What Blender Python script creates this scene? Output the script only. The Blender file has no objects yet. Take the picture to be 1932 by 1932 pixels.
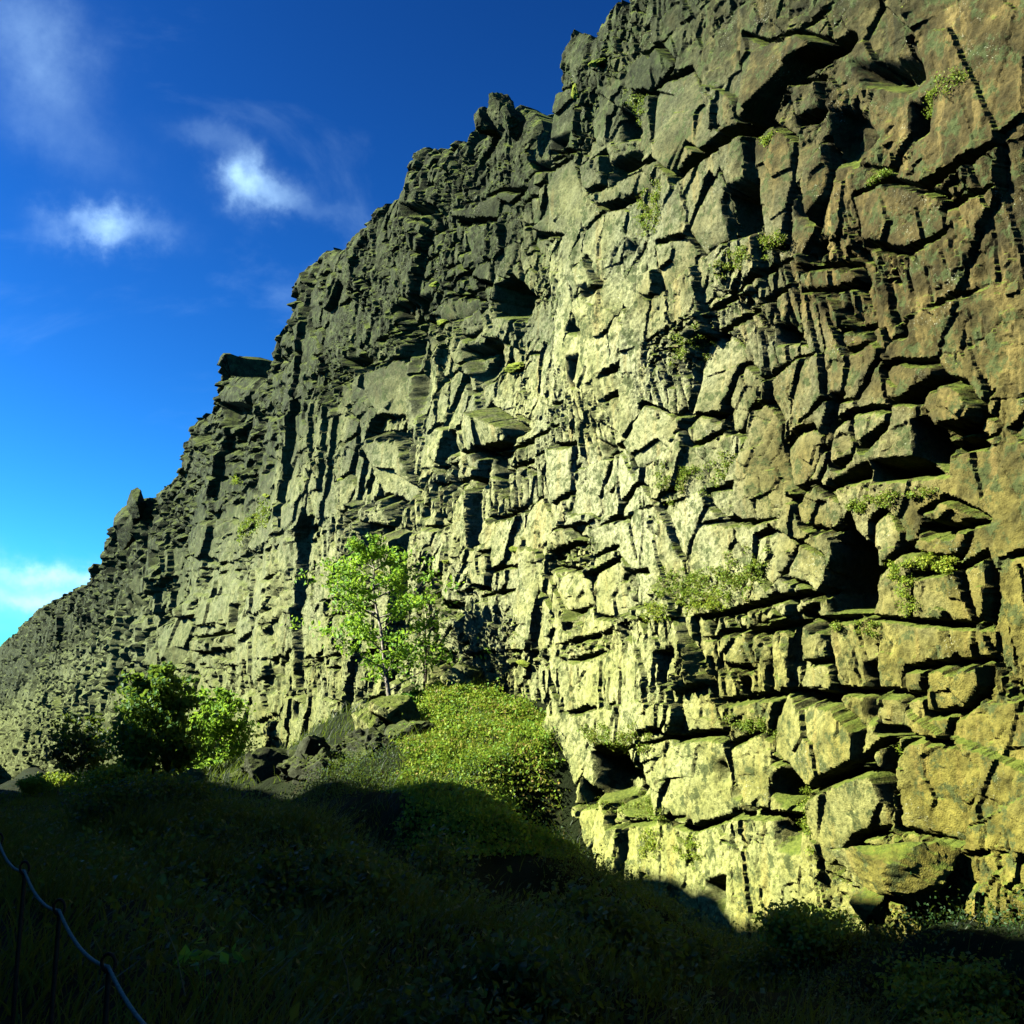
import bpy, bmesh, math, random
import numpy as np
from mathutils import Vector

# ------------------------------------------------------------------ camera
SC = bpy.context.scene
COL = SC.collection
FOC = 1930.0          # focal length in units of a 1932-wide picture
PITCH = math.radians(9.8)
cam_data = bpy.data.cameras.new("camera")
cam_data.sensor_width = 36.0
cam_data.lens = 36.0 * FOC / 1932.0
cam_data.clip_start = 0.05
cam_data.clip_end = 6000.0
cam = bpy.data.objects.new("camera", cam_data)
COL.objects.link(cam)
cam.location = (0, 0, 0)
cam.rotation_euler = (math.radians(90) + PITCH, 0, 0)
SC.camera = cam

# the gorge runs along U; M points from the camera to the sunlit wall
ANG = math.radians(28.5)
U = np.array([-math.sin(ANG), math.cos(ANG)])
M = np.array([math.cos(ANG), math.sin(ANG)])

# ------------------------------------------------------------------ sun and sky
SUN_EL = math.radians(33.0)
SUN_AL = math.radians(24.0)        # measured from the wall's normal towards U
sd = -M * math.cos(SUN_AL) + U * math.sin(SUN_AL)
SUN = Vector((sd[0] * math.cos(SUN_EL), sd[1] * math.cos(SUN_EL), math.sin(SUN_EL)))
sun_data = bpy.data.lights.new("sun", 'SUN')
sun_data.energy = 5.0
sun_data.angle = math.radians(0.5)
sun_data.color = (1.0, 0.95, 0.80)
sun = bpy.data.objects.new("sun", sun_data)
COL.objects.link(sun)
sun.rotation_euler = (-SUN).to_track_quat('-Z', 'Y').to_euler()
sun.location = (-30, 20, 60)

SC.cycles.max_bounces = 3
SC.cycles.diffuse_bounces = 0
SC.cycles.transmission_bounces = 2
SC.cycles.use_adaptive_sampling = True
SC.view_settings.view_transform = 'Standard'
SC.view_settings.look = 'None'
SC.view_settings.exposure = 2.15
SC.view_settings.gamma = 1.0
SC.view_settings.use_curve_mapping = False


def pix_dir(x, y):
    """direction of a point of the picture (1932-wide units) in world axes"""
    v = np.array([(x - 966.0) / FOC, 1.0, (966.0 - y) / FOC])
    c, s_ = math.cos(PITCH), math.sin(PITCH)
    v = np.array([v[0], v[1] * c - v[2] * s_, v[1] * s_ + v[2] * c])
    return v / np.linalg.norm(v)


class NT:
    """small helper for node trees"""
    def __init__(self, tree):
        self.t = tree
        self.t.nodes.clear()

    def n(self, typ, **kw):
        nd = self.t.nodes.new(typ)
        for k, v in kw.items():
            if k.startswith('i_'):
                key = k[2:]
                key = int(key) if key.isdigit() else key.replace('_', ' ')
                sock = nd.inputs[key]
                if hasattr(v, 'node') or isinstance(v, bpy.types.NodeSocket):
                    self.t.links.new(v, sock)
                else:
                    sock.default_value = v
            else:
                setattr(nd, k, v)
        return nd

    def link(self, a, b):
        self.t.links.new(a, b)

    def math(self, op, a, b=0.0, c=None, clamp=False):
        nd = self.n('ShaderNodeMath', operation=op, use_clamp=clamp)
        for i, v in enumerate((a, b) if c is None else (a, b, c)):
            if isinstance(v, bpy.types.NodeSocket):
                self.link(v, nd.inputs[i])
            else:
                nd.inputs[i].default_value = v
        return nd.outputs[0]

    def vmath(self, op, a, b=(0, 0, 0)):
        nd = self.n('ShaderNodeVectorMath', operation=op)
        for i, v in enumerate((a, b)):
            if isinstance(v, bpy.types.NodeSocket):
                self.link(v, nd.inputs[i])
            else:
                nd.inputs[i].default_value = v
        return nd

    def ramp(self, fac, stops, interp='LINEAR'):
        nd = self.n('ShaderNodeValToRGB')
        nd.color_ramp.interpolation = interp
        el = nd.color_ramp.elements
        while len(el) < len(stops):
            el.new(0.5)
        for e, (p, c) in zip(el, stops):
            e.position = p
            e.color = c if len(c) == 4 else (*c, 1)
        self.link(fac, nd.inputs[0])
        return nd.outputs[0]

    def mix(self, fac, a, b, mode='MIX'):
        nd = self.n('ShaderNodeMix', data_type='RGBA', blend_type=mode)
        for sock, v in ((nd.inputs['Factor'], fac), (nd.inputs[6], a), (nd.inputs[7], b)):
            if isinstance(v, bpy.types.NodeSocket):
                self.link(v, sock)
            else:
                sock.default_value = v if not isinstance(v, tuple) or len(v) == 4 else (*v, 1)
        return nd.outputs[2]

    def noise(self, vec, scale, detail=4.0, rough=0.55, dist=0.0):
        nd = self.n('ShaderNodeTexNoise')
        nd.inputs['Scale'].default_value = scale
        nd.inputs['Detail'].default_value = detail
        nd.inputs['Roughness'].default_value = rough
        nd.inputs['Distortion'].default_value = dist
        self.link(vec, nd.inputs['Vector'])
        return nd


world = bpy.data.worlds.new("World")
SC.world = world
world.use_nodes = True
world.cycles.sampling_method = 'MANUAL'
world.cycles.sample_map_resolution = 128
w = NT(world.node_tree)
sky = w.n('ShaderNodeTexSky', sky_type='NISHITA')
sky.sun_disc = False
sky.sun_elevation = SUN_EL
sky.sun_rotation = math.atan2(SUN.x, SUN.y)
sky.altitude = 100.0
sky.air_density = 1.0
sky.dust_density = 0.3
sky.ozone_density = 2.0
SKY_PRE, SKY_GAM, SKY_POST = 0.12, 2.0, 4.6
pre = w.vmath('MULTIPLY', sky.outputs[0], (SKY_PRE, SKY_PRE, SKY_PRE)).outputs[0]
pre = w.vmath('MINIMUM', pre, (0.6, 0.8, 1.3)).outputs[0]
gam = w.n('ShaderNodeGamma')
w.link(pre, gam.inputs[0])
gam.inputs[1].default_value = SKY_GAM
skyc = w.vmath('MULTIPLY', gam.outputs[0], (SKY_POST * 0.25, SKY_POST * 0.95, SKY_POST * 1.35)).outputs[0]
tc = w.n('ShaderNodeTexCoord').outputs['Generated']
warp = w.noise(tc, 9.0, 5.0, 0.6)
wv = w.vmath('SUBTRACT', warp.outputs['Color'], (0.5, 0.5, 0.5)).outputs[0]
wv2 = w.vmath('SCALE', wv)
wv2.inputs['Scale'].default_value = 0.085
warp2 = w.noise(tc, 42.0, 5.0, 0.65)
wv3 = w.vmath('SCALE', w.vmath('SUBTRACT', warp2.outputs['Color'], (0.5, 0.5, 0.5)).outputs[0])
wv3.inputs['Scale'].default_value = 0.028
dirw = w.vmath('ADD', w.vmath('ADD', tc, wv2.outputs[0]).outputs[0], wv3.outputs[0]).outputs[0]


def cloud(x, y, rx, ry, tilt, gain, soft=1.0):
    c = pix_dir(x, y)
    r = np.cross(c, [0, 0, 1.0]); r /= np.linalg.norm(r)
    u = np.cross(r, c)
    t = math.radians(tilt)
    a, b = r * math.cos(t) + u * math.sin(t), -r * math.sin(t) + u * math.cos(t)
    da = w.vmath('DOT_PRODUCT', dirw, tuple(a)).outputs['Value']
    db = w.vmath('DOT_PRODUCT', dirw, tuple(b)).outputs['Value']
    dc = w.vmath('DOT_PRODUCT', dirw, tuple(c)).outputs['Value']
    da = w.math('MULTIPLY', da, FOC / rx)
    db = w.math('MULTIPLY', db, FOC / ry)
    rr = w.math('ADD', w.math('MULTIPLY', da, da), w.math('MULTIPLY', db, db))
    g = w.math('EXPONENT', w.math('MULTIPLY', rr, -soft))
    g = w.math('MULTIPLY', g, w.math('GREATER_THAN', dc, 0.0))
    return w.math('MULTIPLY', g, gain)


lobes = [cloud(195, 432, 76, 24, 4, 0.50), cloud(238, 418, 36, 20, 20, 0.22),
         cloud(455, 350, 30, 36, 0, 0.62), cloud(515, 375, 58, 28, 12, 0.34),
         cloud(400, 275, 50, 26, -10, 0.10), cloud(580, 400, 90, 20, -8, 0.07),
         cloud(90, 90, 70, 80, 30, 0.24), cloud(130, 260, 110, 50, -20, 0.09),
         cloud(95, 1085, 105, 24, 2, 1.0), cloud(70, 1140, 110, 22, 0, 0.9)]
cl = lobes[0]
for l_ in lobes[1:]:
    cl = w.math('ADD', cl, l_)
cm = w.n('ShaderNodeMapping')
w.link(tc, cm.inputs['Vector'])
cm.inputs['Scale'].default_value = (1.0, 1.0, 2.2)
cn = w.noise(cm.outputs[0], 3.2, 7.0, 0.58, 0.5).outputs['Fac']
wisp = w.ramp(cn, [(0.5, (0, 0, 0)), (0.8, (0.2, 0.2, 0.2))], 'EASE')
fine = w.noise(tc, 30.0, 5.0, 0.6).outputs['Fac']
cl = w.math('MULTIPLY', cl, w.math('ADD', w.math('MULTIPLY', fine, 1.5), 0.2))
cl = w.math('ADD', w.math('MULTIPLY', cl, 0.85), wisp, clamp=True)
skycl = w.mix(cl, skyc, (1.8, 2.9, 4.0))
bg = w.n('ShaderNodeBackground')
bg.inputs['Strength'].default_value = 0.1
w.link(skycl, bg.inputs['Color'])
wo = w.n('ShaderNodeOutputWorld')
w.link(bg.outputs[0], wo.inputs['Surface'])

# ------------------------------------------------------------------ numpy noise
RNG = np.random.default_rng(7)
random.seed(7)
u32 = np.uint32


def hsh(i, j, k):
    with np.errstate(over='ignore'):
        h = i.astype(np.int64).astype(u32) * u32(374761393) + j.astype(np.int64).astype(u32) * u32(668265263) + \
            np.asarray(k).astype(np.int64).astype(u32) * u32(2246822519)
        h = (h ^ (h >> u32(13))) * u32(1274126177)
        h = (h ^ (h >> u32(15))) * u32(2246822519)
        return h ^ (h >> u32(16))


def h01(h, n):
    with np.errstate(over='ignore'):
        g = (h + u32(n * 977 + 1)) * u32(2654435761)
        g = (g ^ (g >> u32(15))) * u32(2246822519)
        g = g ^ (g >> u32(13))
    return g.astype(np.float32) / np.float32(4294967296.0)


def vnoise(x, y, k=0):
    xi, yi = np.floor(x), np.floor(y)
    fx, fy = (x - xi).astype(np.float32), (y - yi).astype(np.float32)
    fx = fx * fx * (3 - 2 * fx)
    fy = fy * fy * (3 - 2 * fy)
    kk = np.full(x.shape, k)
    a = h01(hsh(xi, yi, kk), 0); b = h01(hsh(xi + 1, yi, kk), 0)
    c = h01(hsh(xi, yi + 1, kk), 0); d = h01(hsh(xi + 1, yi + 1, kk), 0)
    return (a + (b - a) * fx) * (1 - fy) + (c + (d - c) * fx) * fy - 0.5


def fbm(x, y, k=0, o=4, g=0.5):
    r = 0; a = 1.0
    for i in range(o):
        r = r + a * vnoise(x * 2.03 ** i + 17.3 * i, y * 2.03 ** i - 9.1 * i, k + i)
        a *= g
    return r


def sstep(a, b, x):
    t = np.clip((x - a) / (b - a), 0, 1)
    return t * t * (3 - 2 * t)


def voro(x, y, k, jit=0.9):
    """cells: hash, offset from the seed, distance to the nearest edge (cell units)"""
    xi, yi = np.floor(x), np.floor(y)
    b1 = np.full(x.shape, 9e9, np.float32); b2 = b1.copy()
    x1 = np.zeros(x.shape, np.float32); y1 = x1.copy(); x2 = x1.copy(); y2 = x1.copy()
    hh = np.zeros(x.shape, u32)
    for dx in (-1, 0, 1):
        for dy in (-1, 0, 1):
            h = hsh(xi + dx, yi + dy, k)
            px = (xi + dx + 0.5 + (h01(h, 1) - 0.5) * jit - x).astype(np.float32)
            py = (yi + dy + 0.5 + (h01(h, 2) - 0.5) * jit - y).astype(np.float32)
            d = px * px + py * py
            near = d < b1
            sec = (~near) & (d < b2)
            b2 = np.where(near, b1, np.where(sec, d, b2))
            x2 = np.where(near, x1, np.where(sec, px, x2)); y2 = np.where(near, y1, np.where(sec, py, y2))
            b1 = np.where(near, d, b1)
            x1 = np.where(near, px, x1); y1 = np.where(near, py, y1)
            hh = np.where(near, h, hh)
    sep = np.sqrt((x2 - x1) ** 2 + (y2 - y1) ** 2) + 1e-4
    edge = (b2 - b1) / (2 * sep)
    return hh, -x1, -y1, edge


# ------------------------------------------------------------------ the wall in (s, z)
BAT = 0.045      # the wall leans back a little


def wall_d(s):
    """distance of the mean wall from the camera's line along the gorge"""
    return 16.0 - 1.5 * sstep(26.6, 25.9, s)


def pix2wall(x, y, d0=None):
    v = pix_dir(x, y)
    vs, vd, vz = v[:2] @ U, v[:2] @ M, v[2]
    d = 16.0 if d0 is None and x < 1000 else (14.5 if d0 is None else d0)
    # t*vd = d + BAT*(t*vz+5)
    t = (d + BAT * 5) / (vd - BAT * vz)
    return t * vs, t * vz


def pix_at(x, y, d):
    """point (s, d, z) where the view through a picture point reaches distance d from the camera line"""
    v = pix_dir(x, y)
    t = d / (v[:2] @ M)
    return t * (v[:2] @ U), d, t * v[2]


def W3(s, d, z):
    s = np.asarray(s, float); d = np.asarray(d, float)
    return np.stack([s * U[0] + d * M[0], s * U[1] + d * M[1], np.asarray(z, float) + 0 * s], -1)


# rock layers, from below: top height, kind
BANDS = [(-2.7, 'S'), (-0.3, 'M'), (1.15, 'C'), (1.7, 'R'), (3.7, 'M'), (4.5, 'R'), (6.5, 'M'), (8.2, 'C'), (8.9, 'R'),
         (14.2, 'M'), (16.0, 'S'), (17.0, 'R'), (99, 'S')]
KIND = {  # size along, size up, step, tilt, relief of small blocks, recess
    'M': (1.10, 1.70, 0.075, 0.12, 0.040, 0.03, 0.0),
    'S': (0.60, 1.00, 0.10, 0.16, 0.050, 0.0, 0.08),
    'C': (0.30, 1.60, 0.09, 0.12, 0.030, 0.0, -0.05),
    'R': (0.42, 0.42, 0.09, 0.18, 0.050, -0.05, 0.25)}
SHEAR = np.random.default_rng(12).uniform(-.28, .28, len(BANDS))
MIDZ = np.array([-4, -1.5, .4, 1.4, 2.7, 4.1, 5.5, 7.4, 8.6, 11.5, 15, 16.5, 19])
RUB = np.array([b[1] == 'R' for b in BANDS])
TOPS = np.array([b[0] for b in BANDS[:-1]])
PAR = np.array([KIND[b[1]] for b in BANDS], np.float32)


def c3(p):   # crops of the photograph, turned into picture points
    return p


def crop(x0, y0, pts):
    return [(0.8883 * x0 + a * 0.3448, 0.8883 * y0 + b * 0.3448) for a, b in pts]


PLATES = []   # polygon (s,z), outward step, tilt along, tilt up
HOLES = []    # polygon (s,z), depth, softness
CRACKS = []   # polyline (s,z), half width, depth


def plate(x0, y0, pts, out=0.15, ts=0.0, tz=0.0):
    PLATES.append((np.array([pix2wall(*p) for p in crop(x0, y0, pts)]), out, ts, tz))


def hole(x0, y0, pts, depth, soft=0.26):
    HOLES.append((np.array([pix2wall(*p) for p in crop(x0, y0, pts)]), depth, soft))


def crack(x0, y0, pts, wd, depth):
    CRACKS.append((np.array([pix2wall(*p) for p in crop(x0, y0, pts)]), wd, depth))


A = (1400, 700)
plate(*A, [(225, 50), (330, 25), (420, 90), (420, 180), (340, 350), (300, 450), (150, 500), (200, 250)], .25, .1, -.1)
plate(*A, [(430, 170), (540, 250), (530, 350), (450, 420), (400, 540), (330, 545), (315, 450), (420, 190)], .18, -.1, .1)
plate(*A, [(135, 520), (190, 465), (300, 470), (305, 540), (210, 610), (160, 620)], .45, .1, -.1)
plate(*A, [(500, 420), (600, 390), (650, 500), (640, 640), (690, 850), (650, 1010), (430, 1050), (360, 1000), (380, 800)], .45, .2, .1)
plate(*A, [(665, 630), (760, 550), (860, 530), (890, 600), (840, 760), (760, 870), (700, 850)], .42, -.1, -.1)
plate(*A, [(930, 640), (960, 540), (1030, 480), (1070, 600), (1060, 680), (950, 750)], .5, .15, -.2)
plate(*A, [(1060, 460), (1160, 430), (1280, 440), (1270, 520), (1110, 650), (1060, 540)], .55, -.15, -.3)
plate(*A, [(1230, 210), (1300, 170), (1530, 180), (1560, 260), (1330, 380), (1270, 390)], .5, -.2, -.2)
plate(*A, [(1500, 340), (1560, 270), (1680, 300), (1790, 420), (1740, 520), (1580, 560), (1490, 430)], .85, .1, -.2)
plate(*A, [(730, 930), (840, 840), (940, 920), (970, 980), (940, 1080), (760, 1060)], .35, .1, .1)
plate(*A, [(680, 1270), (740, 1160), (880, 1230), (900, 1350), (850, 1470), (790, 1400), (680, 1350)], .6, .1, -.15)
plate(*A, [(510, 1130), (600, 1080), (720, 1160), (680, 1300), (590, 1390), (510, 1300)], .5, .15, -.1)
plate(*A, [(1160, 1060), (1240, 990), (1320, 1100), (1330, 1190), (1180, 1310), (1160, 1200)], .3, -.15, 0)
plate(*A, [(1390, 1350), (1640, 1300), (1700, 1560), (1680, 1600), (1380, 1580)], .45, .1, .15)
plate(*A, [(1660, 1310), (1790, 1230), (1830, 1400), (1790, 1600), (1730, 1600)], .5, -.1, .1)
plate(*A, [(1440, 1080), (1700, 1100), (1650, 1230), (1500, 1250), (1400, 1220)], .55, .1, -.1)
plate(*A, [(1430, 1000), (1560, 920), (1790, 1040), (1580, 1080), (1460, 1070)], .45, .1, .2)
plate(*A, [(280, 1660), (420, 1640), (470, 1850), (290, 1830)], .3, .1, 0)
plate(*A, [(770, 1560), (890, 1640), (900, 1930), (760, 1850)], .5, .2, 0)
plate(*A, [(0, 1780), (90, 1760), (90, 1930), (0, 1930)], .2, 0, 0)
hole(*A, [(960, 1080), (1030, 1000), (1060, 1110), (1150, 1200), (1165, 1450), (1100, 1560), (900, 1540), (890, 1400), (940, 1260)], 2.6)
hole(*A, [(920, 840), (1140, 730), (1160, 830)], 1.0)
hole(*A, [(1160, 720), (1420, 700), (1600, 800), (1170, 840)], 1.0, .2)
hole(*A, [(1420, 500), (1490, 470), (1590, 650), (1580, 790), (1430, 720)], 1.5)
hole(*A, [(1590, 620), (1790, 570), (1790, 640), (1600, 680)], 1.2)
hole(*A, [(1330, 380), (1500, 345), (1490, 400), (1400, 420)], 1.0)
hole(*A, [(960, 350), (1020, 350), (990, 480), (950, 560), (930, 650), (920, 560)], 1.0)
hole(*A, [(1320, 1190), (1420, 1160), (1400, 1240), (1330, 1240)], 1.0)
hole(*A, [(380, 560), (450, 430), (520, 370), (500, 430), (440, 560), (420, 620)], .8)
hole(*A, [(1360, 1610), (1100, 1590), (1100, 1560), (1700, 1610), (1700, 1640)], .5, .06)
B = (1400, 1400)
plate(*B, [(640, 180), (900, 210), (1060, 380), (1070, 560), (830, 670), (790, 710), (640, 580), (520, 520), (560, 430)], .5, -.15, .0)
plate(*B, [(800, 760), (860, 670), (1160, 600), (1220, 800), (1270, 910), (1050, 960), (880, 1150), (800, 1020), (780, 870)], .6, .1, .25)
plate(*B, [(1330, 540), (1400, 430), (1620, 470), (1770, 620), (1700, 1000), (1340, 930)], .55, .15, .1)
plate(*B, [(330, 480), (490, 390), (560, 450), (540, 830), (420, 820), (360, 640)], .4, .1, .0)
plate(*B, [(90, 200), (220, 130), (290, 390), (110, 410)], .35, .15, .0)
plate(*B, [(0, 440), (310, 420), (320, 700), (330, 850), (120, 930), (0, 900)], .45, .15, .1)
plate(*B, [(1190, 180), (1340, 200), (1350, 390), (1190, 360)], .45, .1, 0)
plate(*B, [(1340, 60), (1480, 40), (1460, 190), (1340, 200)], .45, .1, 0)
plate(*B, [(1470, 40), (1780, 0), (1780, 150), (1650, 280), (1480, 300)], .6, .1, .2)
plate(*B, [(770, 30), (900, 0), (930, 200), (700, 180)], .45, .15, 0)
crack(*B, [(225, 0), (270, 300), (310, 410)], .07, .9)
crack(*B, [(-300, 520), (0, 435), (310, 410)], .035, .5)
crack(*B, [(830, 670), (1050, 600), (1230, 420)], .05, .8)
crack(*B, [(1140, 570), (1210, 680), (1270, 900)], .10, 1.1)
crack(*B, [(1170, -60), (1165, 200), (1180, 380), (1400, 400)], .07, 1.0)
crack(*B, [(940, 180), (1100, 182)], .03, .5)
hole(*B, [(1070, 30), (1170, 0), (1170, 380), (1080, 330)], .75)
hole(*B, [(590, 640), (650, 590), (760, 700), (720, 830), (640, 830), (560, 740)], .8)
hole(*B, [(560, 860), (720, 830), (720, 1080), (560, 1060)], .6)
hole(*B, [(310, 560), (360, 640), (400, 790), (340, 760)], .5)
hole(*B, [(370, 130), (440, 80), (465, 230), (400, 260), (360, 200)], .6)
hole(*B, [(180, 1220), (300, 1200), (290, 1400), (200, 1350)], .6)
hole(*B, [(70, 930), (120, 890), (130, 970), (80, 970)], .5)
hole(*B, [(1220, 420), (1330, 410), (1310, 560), (1290, 880), (1200, 620)], .7)
hole(*B, [(250, 560), (300, 540), (320, 700), (250, 690)], .25)
C_ = (1400, 50)
plate(*C_, [(0, 350), (200, 250), (330, 500), (340, 640), (290, 720), (200, 650), (130, 830), (20, 760)], .6, .1, -.15)
plate(*C_, [(470, 60), (600, 110), (760, 40), (900, 90), (760, 240), (540, 580), (500, 520)], .7, .1, -.2)
plate(*C_, [(540, 650), (620, 540), (740, 640), (720, 860), (690, 1050), (680, 1210), (590, 1200), (560, 900)], .3, .15, 0)
plate(*C_, [(820, 780), (910, 620), (940, 780), (920, 930), (830, 1130), (800, 900)], .55, .3, 0)
plate(*C_, [(190, 1140), (330, 840), (380, 900), (380, 1180), (260, 1270)], .3, .15, .1)
plate(*C_, [(1050, 930), (1240, 860), (1600, 950), (1600, 1130), (1360, 1240), (1100, 1190)], .35, -.1, .0)
plate(*C_, [(760, 1330), (1060, 1310), (1090, 1410), (900, 1450), (770, 1450)], .3, 0, .1)
plate(*C_, [(0, 1200), (170, 1170), (240, 1300), (20, 1480)], .3, .1, .15)
plate(*C_, [(720, 320), (880, 300), (900, 470), (760, 540)], .45, .1, 0)
plate(*C_, [(990, 1690), (1130, 1640), (1160, 1720), (1030, 1790)], .4, 0, .1)
crack(*C_, [(150, 850), (280, 740), (520, 590)], .16, 1.2)
crack(*C_, [(540, 580), (780, 230), (1010, 100)], .20, 1.4)
hole(*C_, [(390, 930), (560, 870), (580, 1160), (380, 1210)], 1.1)
hole(*C_, [(1360, 430), (1530, 440), (1520, 620), (1370, 680)], 1.5)
hole(*C_, [(1030, 200), (1450, 190), (1500, 330), (1350, 360), (1100, 340)], .8, .3)
hole(*C_, [(940, 470), (1060, 450), (1200, 620), (1050, 800), (930, 760)], .5, .2)
hole(*C_, [(720, 900), (800, 830), (810, 1120), (730, 1040)], .8)
hole(*C_, [(780, 1190), (910, 1160), (850, 1310), (790, 1290)], 1.0)
hole(*C_, [(630, 1650), (740, 1640), (750, 1750), (640, 1750)], .9)
hole(*C_, [(1280, 1640), (1350, 1620), (1370, 1720), (1300, 1740)], .8)
D_ = (700, 50)
plate(*D_, [(1130, 840), (1310, 720), (1380, 1050), (1280, 1150), (1090, 1150)], .35, .1, .05)
plate(*D_, [(1430, 950), (1820, 740), (1780, 900), (1500, 1020)], .35, .1, .25)
plate(*D_, [(1330, 1340), (1400, 1280), (1470, 1430), (1380, 1490)], .4, .1, -.1)
plate(*D_, [(790, 1300), (860, 1270), (860, 1420), (780, 1400)], .8, .2, 0)
plate(*D_, [(680, 1000), (880, 900), (1040, 900), (860, 1050), (680, 1080)], .5, .2, 0)
plate(*D_, [(510, 1580), (640, 1480), (800, 1500), (690, 1600), (530, 1640)], .5, .1, .2)
plate(*D_, [(1150, 420), (1300, 330), (1330, 680), (1130, 700)], .3, .2, 0)
plate(*D_, [(1680, 240), (1850, 130), (1930, 220), (1800, 380), (1700, 390)], .8, 0, .2)
plate(*D_, [(1400, 780), (1500, 690), (1500, 880), (1420, 930)], .45, .2, .1)
hole(*D_, [(1510, 760), (1700, 680), (1750, 740), (1520, 880)], 1.1)
hole(*D_, [(1560, 460), (1700, 470), (1760, 620), (1560, 640)], .5, .2)
hole(*D_, [(870, 1430), (960, 1360), (1040, 1480), (1000, 1620), (860, 1600)], 1.4)
hole(*D_, [(1200, 640), (1285, 590), (1275, 665), (1215, 695)], .7)
hole(*D_, [(1060, 750), (1100, 690), (1130, 760), (1090, 800)], .9)
hole(*D_, [(340, 1540), (500, 1460), (500, 1900), (400, 1930)], .9)
hole(*D_, [(1290, 1640), (1340, 1600), (1340, 1710), (1270, 1680)], .8)
hole(*D_, [(60, 1830), (210, 1800), (200, 1880), (80, 1900)], 1.2)
hole(*D_, [(1600, 1170), (1650, 1210), (1620, 1290), (1590, 1230)], .6)
hole(*D_, [(1360, 1460), (1420, 1430), (1420, 1490), (1370, 1500)], .6)
hole(*D_, [(380, 980), (560, 990), (540, 1060), (390, 1050)], 1.2)
hole(*D_, [(410, 1060), (480, 1060), (470, 1110)], .8)
E_ = (700, 700)
plate(*E_, [(750, 700), (790, 650), (830, 680), (820, 810), (780, 840)], .8, .3, 0)
plate(*E_, [(1600, 620), (1720, 400), (1900, 480), (1890, 620), (1650, 760)], .5, .1, .1)
plate(*E_, [(1100, 620), (1280, 620), (1270, 880), (1170, 970)], .25, .1, 0)
plate(*E_, [(1400, 1350), (1560, 1240), (1580, 1380), (1640, 1500), (1540, 1570), (1400, 1560)], .4, .1, .1)
plate(*E_, [(180, 930), (270, 890), (310, 1010), (290, 1080), (190, 1070)], .6, .2, 0)
plate(*E_, [(720, 600), (800, 400), (1000, 520), (950, 620), (810, 660), (730, 680)], .9, .0, .2)
plate(*E_, [(1140, 1100), (1240, 1080), (1330, 1150), (1140, 1220)], .4, 0, .1)
plate(*E_, [(1640, 1330), (1740, 1320), (1780, 1500), (1650, 1500)], .4, .1, 0)
plate(*E_, [(1140, 1290), (1350, 1310), (1380, 1500), (1240, 1540)], .35, .1, 0)
plate(*E_, [(200, 560), (340, 550), (400, 950), (280, 900)], .7, .25, 0)
plate(*E_, [(180, 210), (370, 150), (390, 450), (250, 480)], .7, .25, 0)
plate(*E_, [(600, 1560), (640, 1520), (660, 1780), (620, 1740)], .8, .3, 0)
plate(*E_, [(830, 1250), (890, 1210), (890, 1420), (800, 1400)], .8, .1, 0)
hole(*E_, [(350, 560), (450, 540), (460, 980), (420, 1010), (390, 900)], .9)
hole(*E_, [(400, 60), (490, 100), (530, 470), (430, 490)], 1.0)
hole(*E_, [(830, 660), (880, 680), (940, 930), (870, 900)], 1.1)
hole(*E_, [(1560, 1310), (1640, 1310), (1640, 1480), (1590, 1380)], .8)
hole(*E_, [(1400, 590), (1470, 620), (1430, 710)], .6)
hole(*E_, [(1140, 1220), (1210, 1210), (1200, 1270), (1140, 1270)], .7)
hole(*E_, [(590, 1340), (650, 1350), (650, 1530), (600, 1560)], .9)
hole(*E_, [(660, 1480), (760, 1500), (750, 1600), (660, 1590)], .7)
hole(*E_, [(1270, 150), (1340, 130), (1300, 320), (1260, 310)], .7)
hole(*E_, [(600, 1700), (640, 1560), (650, 1780)], .7)
hole(*E_, [(700, 100), (880, 40), (900, 230), (760, 300)], .8, .2)
hole(*E_, [(960, 480), (1060, 540), (960, 620)], .9)
hole(*E_, [(620, 560), (700, 580), (690, 700), (610, 690)], .6)
F_ = (700, 1400)
hole(*F_, [(1380, 520), (1450, 470), (1620, 480), (1700, 700), (1710, 900), (1640, 930), (1400, 750)], 1.0)
hole(*F_, [(1620, 500), (1700, 780), (1650, 860), (1610, 640)], .9)
hole(*F_, [(1320, 650), (1400, 720), (1420, 800), (1310, 840)], .9)
plate(*F_, [(1690, 400), (1800, 390), (1890, 560), (1900, 860), (1740, 880), (1690, 560)], .5, .2, 0)
plate(*F_, [(1480, 560), (1590, 540), (1640, 640), (1640, 880), (1480, 900)], .3, 0, .2)
plate(*F_, [(1090, 620), (1230, 600), (1220, 740), (1130, 740)], .4, .1, 0)
hole(*F_, [(1510, 240), (1550, 235), (1545, 275), (1515, 270)], .6, .05)
G_ = (50, 700)
hole(*G_, [(1130, 180), (1220, 130), (1220, 210), (1130, 220)], 1.5)
hole(*G_, [(1080, 400), (1200, 400), (1200, 500), (1090, 530)], 1.5)
hole(*G_, [(990, 400), (1000, 560), (1040, 680), (1020, 690)], 1.0)
hole(*G_, [(1750, 180), (1880, 140), (1880, 190), (1780, 210)], 1.3)
hole(*G_, [(750, 1200), (790, 1220), (790, 1310), (750, 1310)], 1.3)
hole(*G_, [(1140, 1500), (1190, 1500), (1190, 1640), (1140, 1640)], 1.2)
hole(*G_, [(990, 1680), (1180, 1640), (1180, 1660), (1000, 1700)], .8, .05)
plate(*G_, [(1000, 1690), (1170, 1660), (1170, 1740), (1010, 1770)], .6, .1, 0)
plate(*G_, [(850, 1600), (990, 1570), (950, 1800), (860, 1850)], .7, .2, 0)
H_ = (50, 1400)
hole(*H_, [(1480, 230), (1510, 240), (1500, 330), (1470, 340)], 1.0)
hole(*H_, [(170, 190), (230, 180), (230, 400), (180, 400)], 2.5)


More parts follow.
